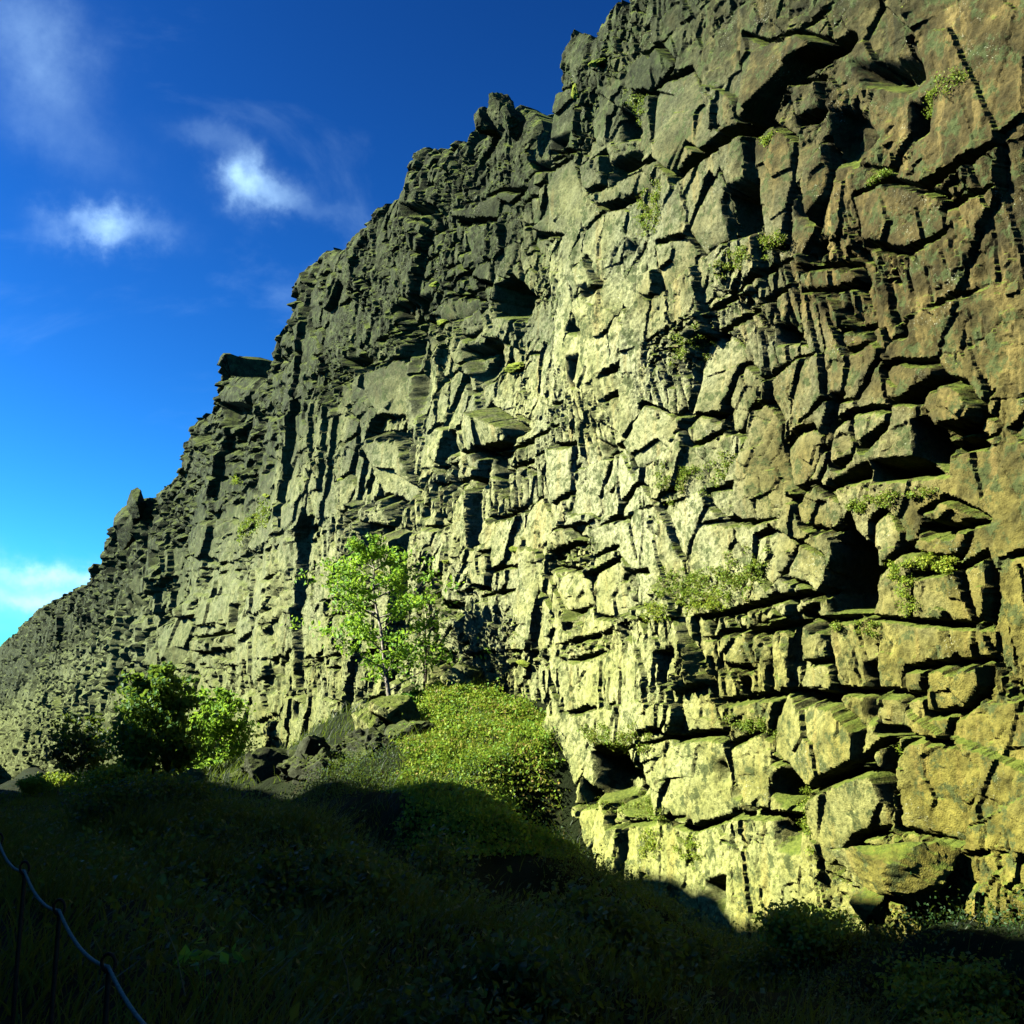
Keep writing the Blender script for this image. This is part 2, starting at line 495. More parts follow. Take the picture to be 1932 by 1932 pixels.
def poly_sd(P, s, z):
    """signed distance to a polygon, positive inside"""
    best = np.full(s.shape, 9e9)
    inside = np.zeros(s.shape, bool)
    n = len(P)
    for i in range(n):
        ax, ay = P[i]; bx, by = P[(i + 1) % n]
        ex, ey = bx - ax, by - ay
        t = np.clip(((s - ax) * ex + (z - ay) * ey) / (ex * ex + ey * ey + 1e-9), 0, 1)
        best = np.minimum(best, (s - ax - t * ex) ** 2 + (z - ay - t * ey) ** 2)
        cr = ((ay > z) != (by > z)) & (s < (bx - ax) * (z - ay) / (by - ay + 1e-12) + ax)
        inside ^= cr
    return np.where(inside, 1, -1) * np.sqrt(best)


def line_dist(P, s, z):
    best = np.full(s.shape, 9e9)
    for (ax, ay), (bx, by) in zip(P[:-1], P[1:]):
        ex, ey = bx - ax, by - ay
        t = np.clip(((s - ax) * ex + (z - ay) * ey) / (ex * ex + ey * ey + 1e-9), 0, 1)
        best = np.minimum(best, (s - ax - t * ex) ** 2 + (z - ay - t * ey) ** 2)
    return np.sqrt(best)


def spike(r, a):
    """random step: mostly near zero, now and then large"""
    q = (r - .5) * 2
    return a * 1.7 * q * np.abs(q) ** 1.5


def wall_relief(s, z, stamps=True, lod=0.03):
    """outward relief (metres) and block id at points of the wall"""
    s = s.astype(np.float64); z = z.astype(np.float64)
    k0 = np.zeros(s.shape, np.int64)
    # layers undulate along the wall
    zz = z + 0.9 * fbm(s / 14.0, s * 0 + 3.3, 11, 3) + 0.16 * fbm(s / 1.3, z / 2.0, 12, 2)
    far = sstep(40, 110, s)
    b = np.searchsorted(TOPS, zz)
    # rubble layers come and go along the wall
    gone = RUB[b] & (fbm(s / 4.0, b * 3.7, 14, 2) < 0.14)
    b = np.where(gone, b - 1, b)
    par = PAR[b]
    h = 1.0 * fbm(s / 13.0, z / 26.0, 21, 3)
    # large faces
    hh, dx, dy, ed = voro(s / 3.4 + 0.2 * fbm(s / 4, z / 4, 31, 2), zz / 7.0 + 0.2 * fbm(s / 4, z / 4, 32, 2), k0 + 5)
    h = h + spike(h01(hh, 3), 0.24) + (h01(hh, 4) - .5) * 0.16 * dx * 3.4 + (h01(hh, 5) - .5) * 0.05 * dy * 7.0
    # blocks
    w1 = fbm(s / 1.1, z / 1.1, 41, 3); w2 = fbm(s / 1.1, z / 1.1, 42, 3)
    grow = (1.0 + 0.8 * far)
    sx, sz = par[..., 0] * grow, par[..., 1] * grow
    shear = SHEAR[b]
    hh1, dx, dy, ed1 = voro((s + (zz - MIDZ[b]) * shear + 0.10 * w1) / sx, (zz + 0.12 * w2) / sz, b * 7 + 100, 0.95)
    calm = sstep(-0.26, 0.06, fbm(s / 3.4, z / 4.4, 47, 3)) * (1 - .75 * far) * (1 - .5 * RUB[b])
    step = par[..., 2] * (1 + 0.8 * far) * (1 - .55 * calm)
    # upright joints: tall strips that stand a little proud of or behind each other
    hs, sdx, sdy, se = voro((s + zz * .06 + 0.16 * w1) / (1.25 * grow), zz / 5.5 + .12 * w2, k0 + 61, 0.95)
    h = h + (spike(h01(hs, 3), 0.14) * (1 + .8 * far) + spike(h01(hs, 4), 0.16) * sdx * 1.25) * (1 - .65 * calm)
    h1 = spike(h01(hh1, 3), step) + spike(h01(hh1, 4), par[..., 3] * 1.5 * (1 - .25 * calm)) * dx * sx + \
        spike(h01(hh1, 5), par[..., 3] * .3) * dy * np.minimum(sz, 1.2)
    e1 = ed1 * np.minimum(sx, sz)
    gate = sstep(-0.1, 0.25, fbm(s / 1.6, z / 1.6, 44, 2))
    ck = (e1 < np.maximum(0.8 * lod, 0.010 + 0.016 * gate) * (gate > .55)) * 0.24 * gate
    h1 = h1 - ck
    h1 = h1 + par[..., 5]
    # columns are faceted across
    col = (par[..., 0] < 0.45) & (par[..., 1] > 1.0)
    cgate = sstep(-.15, .2, fbm(s / 3.0, z / 4.0, 45, 2))
    h1 = h1 - np.where(col, 0.55 * np.abs(dx * sx) * cgate, 0)
    # recessed seams between layers
    lay = np.full(s.shape, 9.0)
    for t in TOPS:
        lay = np.minimum(lay, np.abs(zz - t))
    seam = (lay < 0.045) * np.clip(-0.05 + 1.5 * fbm(s / 1.6, zz / 9, 51, 2), 0, 0.4)
    # smaller blocks, patchy
    patch = sstep(0.02, 0.36, fbm(s / 2.4, z / 2.0, 61, 3) + par[..., 6] + 0.16 * far)
    hh2, dx2, dy2, ed2 = voro((s + (zz - MIDZ[b]) * shear + 0.08 * w2) / (sx * .38), (zz + .08 * w1) / (np.minimum(sz, 1.1) * .46), b * 5 + 300, 0.95)
    patch = patch * (1 - .6 * calm)
    a2 = par[..., 4] * (0.10 + 1.5 * patch) * (1 + .8 * far)
    h2 = spike(h01(hh2, 3), 1.6) * a2 + ((h01(hh2, 4) - .5) * dx2 * sx * .36 + (h01(hh2, 5) - .5) * dy2 * sz * .36) * 0.55 * (0.15 + patch)
    h2 = h2 - (ed2 * sx * .38 < 0.014) * 0.12 * patch
    hh3, dx3, dy3, ed3 = voro(s / .15 + w1 * 1.0, z / .20 + w2 * 1.0, k0 + 77, 0.95)
    pt3 = sstep(0.0, 0.4, fbm(s / 1.1, z / 1.0, 71, 3) + par[..., 6] * .6 + .12 * far)
    pt3 = pt3 * (1 - .35 * calm)
    h3 = spike(h01(hh3, 3), 0.05) * pt3 + ((h01(hh3, 4) - .5) * dx3 + (h01(hh3, 5) - .5) * dy3) * .08 * (.2 + pt3)
    h4 = 0.05 * fbm(s / .14, z / .17, 81, 3, .65)
    small = h2 + (h3 + h4) * (1 - sstep(38, 75, s))
    h = h + h1 - seam
    bid = (hh1.astype(np.int64) & 0x3fffffff) + 1000
    cut = np.zeros(s.shape)
    if stamps:
        ws = s + 0.07 * w1 + 0.02 * fbm(s / .3, z / .3, 91, 2); wz = z + 0.07 * w2 + 0.02 * fbm(s / .3, z / .3, 92, 2)
        for i, (P, out, ts, tz) in enumerate(PLATES):
            lo, hi = P.min(0) - .8, P.max(0) + .8
            m = (s > lo[0]) & (s < hi[0]) & (z > lo[1]) & (z < hi[1])
            if not m.any():
                continue
            c = P.mean(0)
            sm, zm = ws[m], wz[m]
            sdv = poly_sd(P, sm, zm)
            ins = sdv > 0
            base = 0.35 * h[m] * 0 + out
            macro = 1.0 * fbm(np.full(1, c[0] / 13.0), np.full(1, c[1] / 26.0), 21, 3)[0]
            pl = macro + out * 0.42 - 0.04 + ts * (sm - c[0]) + tz * (zm - c[1])
            r = np.sqrt(abs(np.prod(P.max(0) - P.min(0)))) * .5
            pl = pl - 0.04 * r * (1 - np.clip(sdv / r, 0, 1)) ** 2 - 0.05 * np.exp(-np.clip(sdv, 0, 9) / 0.05)
            fh, fx, fy, _ = voro(sm / (r * .8), zm / (r * 1.0), np.full(sm.shape, 900 + i))
            pl = pl + ((h01(fh, 4) - .5) * fx + (h01(fh, 5) - .5) * fy) * r * .22 + spike(h01(fh, 3), .05)
            hm = h[m]; sl = small[m]; bm_ = bid[m]
            hm = np.where(ins, pl, hm - 0.4 * (sdv > -0.045))
            sl = np.where(ins, sl * 0.30, sl)
            bm_ = np.where(ins, i + 1, bm_)
            h[m] = hm; small[m] = sl; bid[m] = bm_
        for P, dep, soft in HOLES:
            lo, hi = P.min(0) - .8, P.max(0) + .8
            m = (s > lo[0]) & (s < hi[0]) & (z > lo[1]) & (z < hi[1])
            if not m.any():
                continue
            sdv = poly_sd(P, ws[m], wz[m])
            tz_ = np.clip((wz[m] - P[:, 1].min()) / (0.4 * np.ptp(P[:, 1]) + .05), 0, 1)
            cut[m] = np.maximum(cut[m], np.where(s[m] > 34, .85, 1.15) * dep * (0.25 + 0.75 * tz_) * sstep(-soft * .3, soft, sdv))
        for P, wd, dep in CRACKS:
            lo, hi = P.min(0) - .8, P.max(0) + .8
            m = (s > lo[0]) & (s < hi[0]) & (z > lo[1]) & (z < hi[1])
            if not m.any():
                continue
            dl = line_dist(P, ws[m], wz[m])
            cut[m] = np.maximum(cut[m], dep * sstep(wd * 1.3, wd * .6, dl))
    return (h + small), bid, cut


def chamfer(h, ds, dz, top=3.5, side=7.0, under=7.0):
    """tops of blocks slope, sides and undersides stay steep"""
    h = h.copy()
    for r in range(h.shape[0] - 2, -1, -1):
        np.minimum(h[r], h[r + 1] + top * dz, out=h[r])
    for r in range(1, h.shape[0]):
        np.minimum(h[r], h[r - 1] + under * dz, out=h[r])
    for c in range(1, h.shape[1]):
        np.minimum(h[:, c], h[:, c - 1] + side * ds, out=h[:, c])
    for c in range(h.shape[1] - 2, -1, -1):
        np.minimum(h[:, c], h[:, c + 1] + side * ds, out=h[:, c])
    return h


def box(a, k, ax):
    pad = [(0, 0), (0, 0)]; pad[ax] = (k, k)
    c = np.cumsum(np.pad(a, pad, mode='edge'), axis=ax)
    n = a.shape[ax]
    hi = np.take(c, np.arange(2 * k, n + 2 * k), axis=ax)
    lo = np.concatenate([np.zeros_like(np.take(c, [0], axis=ax)), np.take(c, np.arange(0, n - 1), axis=ax)], axis=ax)
    return (hi - lo) / (2 * k + 1)


def unflake(h, ds, dz, k=2):
    """even out the steep flanks along their length, leave the faces as they are"""
    gs_ = np.abs(np.gradient(h, axis=1)) / ds
    gz_ = np.abs(np.gradient(h, axis=0)) / dz
    ms = np.clip((gs_ - 9.0) / 4.0, 0, 1)
    mz = np.clip((gz_ - 9.0) / 4.0, 0, 1)
    h = h + (box(h, k, 0) - h) * ms * (1 - mz * .8)
    h = h + (box(h, k, 1) - h) * mz * (1 - ms * .8)
    return h


# skyline of the photograph -> height of the rim along the wall
SKY = [(1060, 65), (1040, 120), (1018, 180), (1012, 228), (990, 238), (985, 212), (945, 190), (915, 215), (880, 252), (850, 290), (800, 330), (770, 330),
       (740, 355), (705, 370), (705, 400), (660, 440), (640, 462), (625, 465), (600, 470), (560, 495), (540, 530),
       (510, 550), (505, 630), (480, 655), (420, 665), (395, 700), (385, 740), (360, 790), (345, 880), (290, 960),
       (272, 975), (270, 945), (245, 945), (215, 985), (190, 1050), (160, 1100), (130, 1120), (60, 1160)]
rim = sorted((pix2wall(x, y, 14.5 if x > 1011 else 16.0) for x, y in SKY), key=lambda p: p[0])
RS = np.array([p[0] for p in rim]); RZ = np.array([p[1] for p in rim])
if __name__ == "__main__" and False:
    print([(round(a, 1), round(b, 1)) for a, b in rim])
RS = np.concatenate([[-400, 5, 12, 17, 21, 24.0], RS, [RS[-1] + 80, 1500]])
RZ = np.concatenate([[19, 19, 20.5, 21, 20, 19.6], RZ, [RZ[-1] - 1, 12]])


def rim_z(s):
    s = np.asarray(s, float)
    c = voro(s / (0.9 + .03 * np.clip(s - 20, 0, 60)), s * 0 + 0.5, np.zeros(s.shape, np.int64) + 901)[0]
    c2 = voro(s / 0.35, s * 0 + 0.5, np.zeros(s.shape, np.int64) + 902)[0]
    return np.interp(s, RS, RZ) + spike(h01(c, 3), 0.8) * (0.55 + 1.5 * sstep(30, 55, s) * sstep(100, 75, s)) + (h01(c2, 3) - .5) * .22


# ------------------------------------------------------------------ mesh helpers
def mesh_np(name, V, F, mat=None, smooth=False, sharp=0):
    me = bpy.data.meshes.new(name)
    V = np.ascontiguousarray(V, np.float32); F = np.ascontiguousarray(F, np.int32)
    nf, k = F.shape
    me.vertices.add(len(V)); me.vertices.foreach_set('co', V.ravel())
    me.loops.add(nf * k); me.loops.foreach_set('vertex_index', F.ravel())
    me.polygons.add(nf)
    me.polygons.foreach_set('loop_start', np.arange(0, nf * k, k, dtype=np.int32))
    me.polygons.foreach_set('loop_total', np.full(nf, k, np.int32))
    me.polygons.foreach_set('use_smooth', np.full(nf, smooth, bool))
    me.update(calc_edges=True)
    if sharp:
        me.set_sharp_from_angle(angle=math.radians(sharp))
    if mat is not None:
        me.materials.append(mat)
    return me


def link(name, data, parent=None, **props):
    o = bpy.data.objects.new(name, data)
    COL.objects.link(o)
    if parent is not None:
        o.parent = parent
    for k, v in props.items():
        o[k] = v
    return o


def thing(name, label, cat, loc, group=None, rz=0.0):
    o = link(name, None)
    o.location = loc; o.rotation_euler = (0, 0, rz)
    o.empty_display_size = 0.2
    o['label'] = label; o['category'] = cat
    if group:
        o['group'] = group
    return o


# ------------------------------------------------------------------ materials
def new_mat(name):
    m = bpy.data.materials.new(name)
    m.use_nodes = True
    return m, NT(m.node_tree)


def finish(t, color, rough=0.9, normal=None, spec=0.2):
    b = t.n('ShaderNodeBsdfPrincipled')
    t.link(color, b.inputs['Base Color']) if isinstance(color, bpy.types.NodeSocket) else setattr(b.inputs['Base Color'], 'default_value', (*color, 1))
    if isinstance(rough, bpy.types.NodeSocket):
        t.link(rough, b.inputs['Roughness'])
    else:
        b.inputs['Roughness'].default_value = rough
    b.inputs['Specular IOR Level'].default_value = spec
    if normal is not None:
        t.link(normal, b.inputs['Normal'])
    o = t.n('ShaderNodeOutputMaterial')
    t.link(b.outputs[0], o.inputs['Surface'])
    return b


def rock_material(name, dark=False):
    m, t = new_mat(name)
    geo = t.n('ShaderNodeNewGeometry')
    P = geo.outputs['Position']
    sep = t.n('ShaderNodeSeparateXYZ'); t.link(geo.outputs['Normal'], sep.inputs[0])
    nz = sep.outputs['Z']
    sp = t.n('ShaderNodeSeparateXYZ'); t.link(P, sp.inputs[0])
    # distance along the gorge
    s_al = t.vmath('DOT_PRODUCT', P, (U[0], U[1], 0)).outputs['Value']
    n1 = t.noise(P, 0.33, 3, 0.6).outputs['Fac']
    n2 = t.noise(P, 1.7, 5, 0.64).outputs['Fac']
    n3 = t.noise(P, 11.0, 4, 0.72).outputs['Fac']
    stretch = t.n('ShaderNodeMapping'); t.link(P, stretch.inputs['Vector'])
    stretch.inputs['Scale'].default_value = (2.6, 2.6, 0.28)
    streak = t.noise(stretch.outputs[0], 1.0, 3, 0.6).outputs['Fac']
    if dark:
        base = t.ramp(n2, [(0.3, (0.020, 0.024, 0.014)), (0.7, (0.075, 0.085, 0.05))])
    else:
        base = t.ramp(n2, [(0.28, (0.15, 0.165, 0.07)), (0.5, (0.32, 0.325, 0.15)), (0.72, (0.46, 0.455, 0.25))])
        grey = t.ramp(n3, [(0.3, (0.20, 0.22, 0.125)), (0.7, (0.42, 0.43, 0.27))])
        base = t.mix(t.ramp(n1, [(0.42, (0, 0, 0)), (0.6, (0.75, 0.75, 0.75))]), base, grey)
        # warm rusty rock on the near wall; higher up, overhang shade and vignette painted in
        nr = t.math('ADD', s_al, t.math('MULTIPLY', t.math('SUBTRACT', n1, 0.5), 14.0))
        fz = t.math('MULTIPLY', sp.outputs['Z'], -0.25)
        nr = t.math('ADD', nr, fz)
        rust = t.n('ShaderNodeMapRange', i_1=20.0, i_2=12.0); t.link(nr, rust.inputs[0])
        rust_shade = t.ramp(n2, [(0.3, (0.014, 0.009, 0.003)), (0.52, (0.050, 0.034, 0.010)), (0.75, (0.155, 0.108, 0.032))])
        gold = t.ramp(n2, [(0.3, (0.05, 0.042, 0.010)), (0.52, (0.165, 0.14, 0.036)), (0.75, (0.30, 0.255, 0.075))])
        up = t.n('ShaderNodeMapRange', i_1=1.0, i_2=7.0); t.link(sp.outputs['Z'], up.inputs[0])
        rust_shade = t.mix(up.outputs[0], gold, rust_shade)
        base = t.mix(t.math('MULTIPLY', rust.outputs[0], 0.92), base, rust_shade)
        # ochre water streaks
        base = t.mix(t.ramp(streak, [(0.56, (0, 0, 0)), (0.74, (0.55, 0.55, 0.55))]), base, (0.36, 0.27, 0.10))
        # yellow-green algae on the lower wall
        lowf = t.n('ShaderNodeMapRange', i_1=6.0, i_2=-2.0); t.link(t.math('ADD', sp.outputs['Z'], t.math('MULTIPLY', n1, 3.0)), lowf.inputs[0])
        base = t.mix(t.math('MULTIPLY', lowf.outputs[0], 0.8), base, (1.0, 1.03, 0.62), 'MULTIPLY')
        # greener rock far along, its rough shade painted in; weathered at the rim
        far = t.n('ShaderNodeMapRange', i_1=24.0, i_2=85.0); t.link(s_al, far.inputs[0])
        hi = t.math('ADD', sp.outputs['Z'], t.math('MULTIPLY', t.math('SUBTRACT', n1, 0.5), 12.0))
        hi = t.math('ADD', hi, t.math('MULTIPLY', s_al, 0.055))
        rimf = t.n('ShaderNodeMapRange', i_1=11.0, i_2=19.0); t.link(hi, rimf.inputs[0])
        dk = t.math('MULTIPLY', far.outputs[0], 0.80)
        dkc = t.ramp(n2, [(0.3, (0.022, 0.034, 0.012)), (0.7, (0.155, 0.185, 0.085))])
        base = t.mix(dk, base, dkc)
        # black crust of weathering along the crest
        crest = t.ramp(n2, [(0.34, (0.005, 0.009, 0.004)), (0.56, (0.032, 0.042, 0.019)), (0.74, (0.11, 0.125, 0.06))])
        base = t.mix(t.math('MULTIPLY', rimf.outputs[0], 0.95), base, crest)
        # grey-green crusts of lichen
        crust = t.noise(P, 2.6, 7, 0.74).outputs['Fac']
        base = t.mix(t.ramp(crust, [(0.52, (0, 0, 0)), (0.58, (0.85, 0.85, 0.85))]), base, (0.060, 0.082, 0.030))
    # fine mottling
    base = t.mix(0.9, base, t.ramp(n3, [(0.30, (0.38, 0.42, 0.36)), (0.46, (0.95, 0.95, 0.95)), (0.72, (1.45, 1.42, 1.4))]), 'MULTIPLY')
    # pale lichen spots
    vor = t.n('ShaderNodeTexVoronoi'); vor.inputs['Scale'].default_value = 5.0
    wp = t.vmath('ADD', P, t.vmath('SCALE', t.noise(P, 9.0, 1).outputs['Color']).outputs[0])
    t.link(wp.outputs[0], vor.inputs['Vector'])
    wn = t.math('MULTIPLY', t.ramp(vor.outputs['Distance'], [(0.10, (1, 1, 1)), (0.22, (0, 0, 0))]),
                t.ramp(t.noise(P, 0.9, 3, 0.6).outputs['Fac'], [(0.55, (0, 0, 0)), (0.66, (1, 1, 1))]))
    base = t.mix(t.math('MULTIPLY', wn, 0.8), base, (0.62, 0.63, 0.5))
    # moss on what faces up
    mz = t.math('ADD', nz, t.math('MULTIPLY', t.math('SUBTRACT', n2, 0.5), 1.6))
    mossf = t.n('ShaderNodeMapRange', i_1=0.46, i_2=0.78); t.link(mz, mossf.inputs[0])
    if not dark:
        mfar = t.n('ShaderNodeMapRange', i_1=30.0, i_2=70.0, i_3=1.0, i_4=0.45); t.link(s_al, mfar.inputs[0])
        mz_amt = t.math('MULTIPLY', mossf.outputs[0], mfar.outputs[0])
    else:
        mz_amt = mossf.outputs[0]
    mossc = t.ramp(n3, [(0.3, (0.05, 0.085, 0.012)), (0.7, (0.20, 0.25, 0.035))])
    base = t.mix(t.math('MULTIPLY', mz_amt, 0.85 if not dark else 0.45), base, mossc)
    base = t.vmath('MULTIPLY', base, (0.62, 0.645, 0.565)).outputs[0]
    bmp = t.n('ShaderNodeBump'); bmp.inputs['Strength'].default_value = 0.8; bmp.inputs['Distance'].default_value = 0.06
    hgt = t.math('ADD', t.math('MULTIPLY', n3, 0.7), t.math('MULTIPLY', t.noise(P, 40.0, 2, 0.7).outputs['Fac'], 0.45))
    t.link(hgt, bmp.inputs['Height'])
    finish(t, base, 0.93, bmp.outputs[0], 0.12)
    return m


def leaf_material(name, stops, trans=0.35):
    m, t = new_mat(name)
    geo = t.n('ShaderNodeNewGeometry')
    r = geo.outputs['Random Per Island']
    n = t.noise(geo.outputs['Position'], 0.9, 3).outputs['Fac']
    f = t.math('ADD', t.math('MULTIPLY', r, 0.65), t.math('MULTIPLY', t.math('SUBTRACT', n, 0.3), 0.8), clamp=True)
    c = t.ramp(f, stops)
    d = t.n('ShaderNodeBsdfPrincipled'); t.link(c, d.inputs['Base Color'])
    d.inputs['Roughness'].default_value = 0.55; d.inputs['Specular IOR Level'].default_value = 0.25
    tr = t.n('ShaderNodeBsdfTranslucent'); t.link(t.mix(0.5, c, (0.35, 0.5, 0.05), 'MIX'), tr.inputs['Color'])
    mx = t.n('ShaderNodeMixShader'); mx.inputs[0].default_value = trans
    t.link(d.outputs[0], mx.inputs[1]); t.link(tr.outputs[0], mx.inputs[2])
    o = t.n('ShaderNodeOutputMaterial'); t.link(mx.outputs[0], o.inputs['Surface'])
    return m


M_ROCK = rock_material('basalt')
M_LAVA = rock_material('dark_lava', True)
M_LEAF = leaf_material('birch_leaves', [(0.0, (0.035, 0.11, 0.010)), (0.5, (0.085, 0.24, 0.018)), (1.0, (0.20, 0.36, 0.03))], 0.45)
M_LEAFB = leaf_material('lime_leaves', [(0.0, (0.06, 0.17, 0.012)), (0.5, (0.14, 0.33, 0.02)), (1.0, (0.28, 0.42, 0.04))], 0.5)
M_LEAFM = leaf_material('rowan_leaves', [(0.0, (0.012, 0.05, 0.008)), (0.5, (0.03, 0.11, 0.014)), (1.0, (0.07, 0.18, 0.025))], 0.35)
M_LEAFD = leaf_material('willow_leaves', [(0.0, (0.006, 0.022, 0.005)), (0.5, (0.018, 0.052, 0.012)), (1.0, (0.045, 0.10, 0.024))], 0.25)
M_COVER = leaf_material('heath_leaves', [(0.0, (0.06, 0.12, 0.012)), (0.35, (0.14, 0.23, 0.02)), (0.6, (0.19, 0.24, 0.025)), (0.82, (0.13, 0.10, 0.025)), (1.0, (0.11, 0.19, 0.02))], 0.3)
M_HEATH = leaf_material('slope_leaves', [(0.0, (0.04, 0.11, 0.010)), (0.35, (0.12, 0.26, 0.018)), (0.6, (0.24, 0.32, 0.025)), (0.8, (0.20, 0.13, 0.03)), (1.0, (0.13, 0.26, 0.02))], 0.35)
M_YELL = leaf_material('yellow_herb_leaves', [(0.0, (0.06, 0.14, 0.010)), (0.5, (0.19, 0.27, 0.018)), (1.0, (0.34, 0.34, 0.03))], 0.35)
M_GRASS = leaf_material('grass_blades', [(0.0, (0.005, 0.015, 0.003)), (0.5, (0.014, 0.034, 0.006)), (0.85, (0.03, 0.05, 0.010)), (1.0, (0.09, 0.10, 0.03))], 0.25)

m_, t_ = new_mat('bark')
g_ = t_.n('ShaderNodeNewGeometry')
nb = t_.noise(g_.outputs['Position'], 7.0, 5, 0.6).outputs['Fac']
finish(t_, t_.ramp(nb, [(0.35, (0.09, 0.08, 0.055)), (0.65, (0.36, 0.34, 0.27))]), 0.85)
M_BARK = m_
m_, t_ = new_mat('dark_bark')
g_ = t_.n('ShaderNodeNewGeometry')
nb = t_.noise(g_.outputs['Position'], 9.0, 5, 0.6).outputs['Fac']
finish(t_, t_.ramp(nb, [(0.35, (0.025, 0.02, 0.014)), (0.65, (0.09, 0.075, 0.05))]), 0.9)
M_BARKD = m_
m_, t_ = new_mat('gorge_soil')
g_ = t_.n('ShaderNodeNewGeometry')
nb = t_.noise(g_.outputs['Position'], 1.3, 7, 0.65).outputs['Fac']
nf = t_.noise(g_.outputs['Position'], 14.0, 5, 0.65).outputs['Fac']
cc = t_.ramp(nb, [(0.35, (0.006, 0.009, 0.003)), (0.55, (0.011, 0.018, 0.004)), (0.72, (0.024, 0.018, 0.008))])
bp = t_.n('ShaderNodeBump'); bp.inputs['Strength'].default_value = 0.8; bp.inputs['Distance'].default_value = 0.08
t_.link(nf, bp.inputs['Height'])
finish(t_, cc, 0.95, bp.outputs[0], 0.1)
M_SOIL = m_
m_, t_ = new_mat('gravel_path')
g_ = t_.n('ShaderNodeNewGeometry')
nb = t_.noise(g_.outputs['Position'], 25.0, 6, 0.7).outputs['Fac']
finish(t_, t_.ramp(nb, [(0.3, (0.05, 0.05, 0.045)), (0.7, (0.14, 0.13, 0.115))]), 0.95)
M_PATH = m_
m_, t_ = new_mat('rope_fibre')
g_ = t_.n('ShaderNodeNewGeometry')
nb = t_.noise(g_.outputs['Position'], 90.0, 3, 0.6).outputs['Fac']
finish(t_, t_.ramp(nb, [(0.3, (0.10, 0.15, 0.11)), (0.7, (0.22, 0.27, 0.21))]), 0.8)
M_ROPE = m_
m_, t_ = new_mat('rusty_iron')
g_ = t_.n('ShaderNodeNewGeometry')
nb = t_.noise(g_.outputs['Position'], 40.0, 4, 0.6).outputs['Fac']
bb = finish(t_, t_.ramp(nb, [(0.3, (0.012, 0.010, 0.009)), (0.7, (0.035, 0.024, 0.018))]), 0.7)
bb.inputs['Metallic'].default_value = 0.5
M_IRON = m_

# ------------------------------------------------------------------ ground
CP = []
for s in (-30, -8, -3, 0, 3, 6, 9, 12, 16, 20, 26, 34, 45, 60, 90, 150, 300):
    for d in (-8, -5, -2.5, -0.8, 0.7):
        CP.append((s, d, float(np.interp(s, [8, 14, 20, 30, 45, 60, 100, 150, 300], [-1.65, -2.0, -2.6, -3.6, -4.9, -6.0, -9.4, -13.6, -26])) + (0.8 if d < -7 else 0)))
CP += [(2, 3, -2.5), (5, 3, -2.45), (8, 3, -2.3), (11, 3, -2.3), (14, 3, -2.2), (16, 3, -2.1), (20, 4, -2.6), (25, 4.5, -3.1), (34, 5, -4.0), (50, 4.5, -5.2),
       (0, 8, -4.6), (5, 8, -4.7), (10, 8, -4.5), (16, 8.5, -4.5), (22, 8.5, -3.9), (30, 8, -3.4), (40, 8, -4.0), (60, 8, -5.8), (100, 8, -8.6),
       (10, 12, -4.6), (15, 12, -5.2), (19, 11.5, -5.0),
       (0, 14.5, -3), (6, 14.4, -3.0), (9, 14.5, -3.3), (11, 14.3, -3.5), (13.5, 14.3, -4.2), (16, 14.3, -4.9), (18, 14.5, -5.4), (21, 14.5, -5.2), (23, 13.5, -4.4),
       (27.5, 14.8, -0.9), (29, 15.4, -0.2), (32, 15.5, 0.4), (34, 15.5, 0.0), (36, 15, -0.9), (38, 15.5, -1.4), (43, 15.5, -2.9),
       (47, 13, -3.4), (56, 15.5, -4.2), (68, 15.5, -4.9), (85, 15.5, -6.4), (120, 15.5, -9), (200, 15.5, -15), (60, 12, -5.3), (75, 12, -6.3), (300, 12, -26)]
for px_, py_, d_ in [(440, 1465, 9), (520, 1465, 9.3), (600, 1450, 10.3), (690, 1405, 12), (750, 1370, 13), (790, 1490, 11), (850, 1500, 11), (900, 1520, 11.5),
                     (960, 1560, 12), (900, 1420, 13.5), (850, 1285, 15.1), (940, 1320, 15.2), (960, 1380, 14.8), (820, 1400, 13), (738, 1348, 13.4), (650, 1440, 10.8), (1050, 1615, 12.5), (1110, 1650, 12.8), (1040, 1600, 11.5), (1180, 1700, 13)]:
    CP.append(pix_at(px_, py_, d_))
CP = np.array(CP, float)


def ground_z(s, d, rough=True):
    s = np.asarray(s, float); d = np.asarray(d, float)
    sh = s.shape
    s1, d1 = s.ravel(), d.ravel()
    num = np.zeros(s1.shape); den = np.zeros(s1.shape)
    for cs, cd, cz in CP:
        sc = 1.0 / (1.0 + abs(cs) / 18.0)
        r2 = ((s1 - cs) * sc * 1.3) ** 2 + (d1 - cd) ** 2
        wt = 1.0 / (r2 + 0.25) ** 2.2
        num += wt * cz; den += wt
    z = num / den
    if rough:
        off = sstep(0.6, 2.5, d1)
        z = z + off * (0.42 * fbm(s1 / 2.6, d1 / 2.6, 501, 4) + 0.10 * fbm(s1 / .5, d1 / .5, 502, 3))
    return z.reshape(sh)


def grid_faces(nr, nc):
    i = np.arange((nr - 1) * (nc - 1))
    r, c = i // (nc - 1), i % (nc - 1)
    a = r * nc + c
    return np.stack([a, a + 1, a + nc + 1, a + nc], -1)


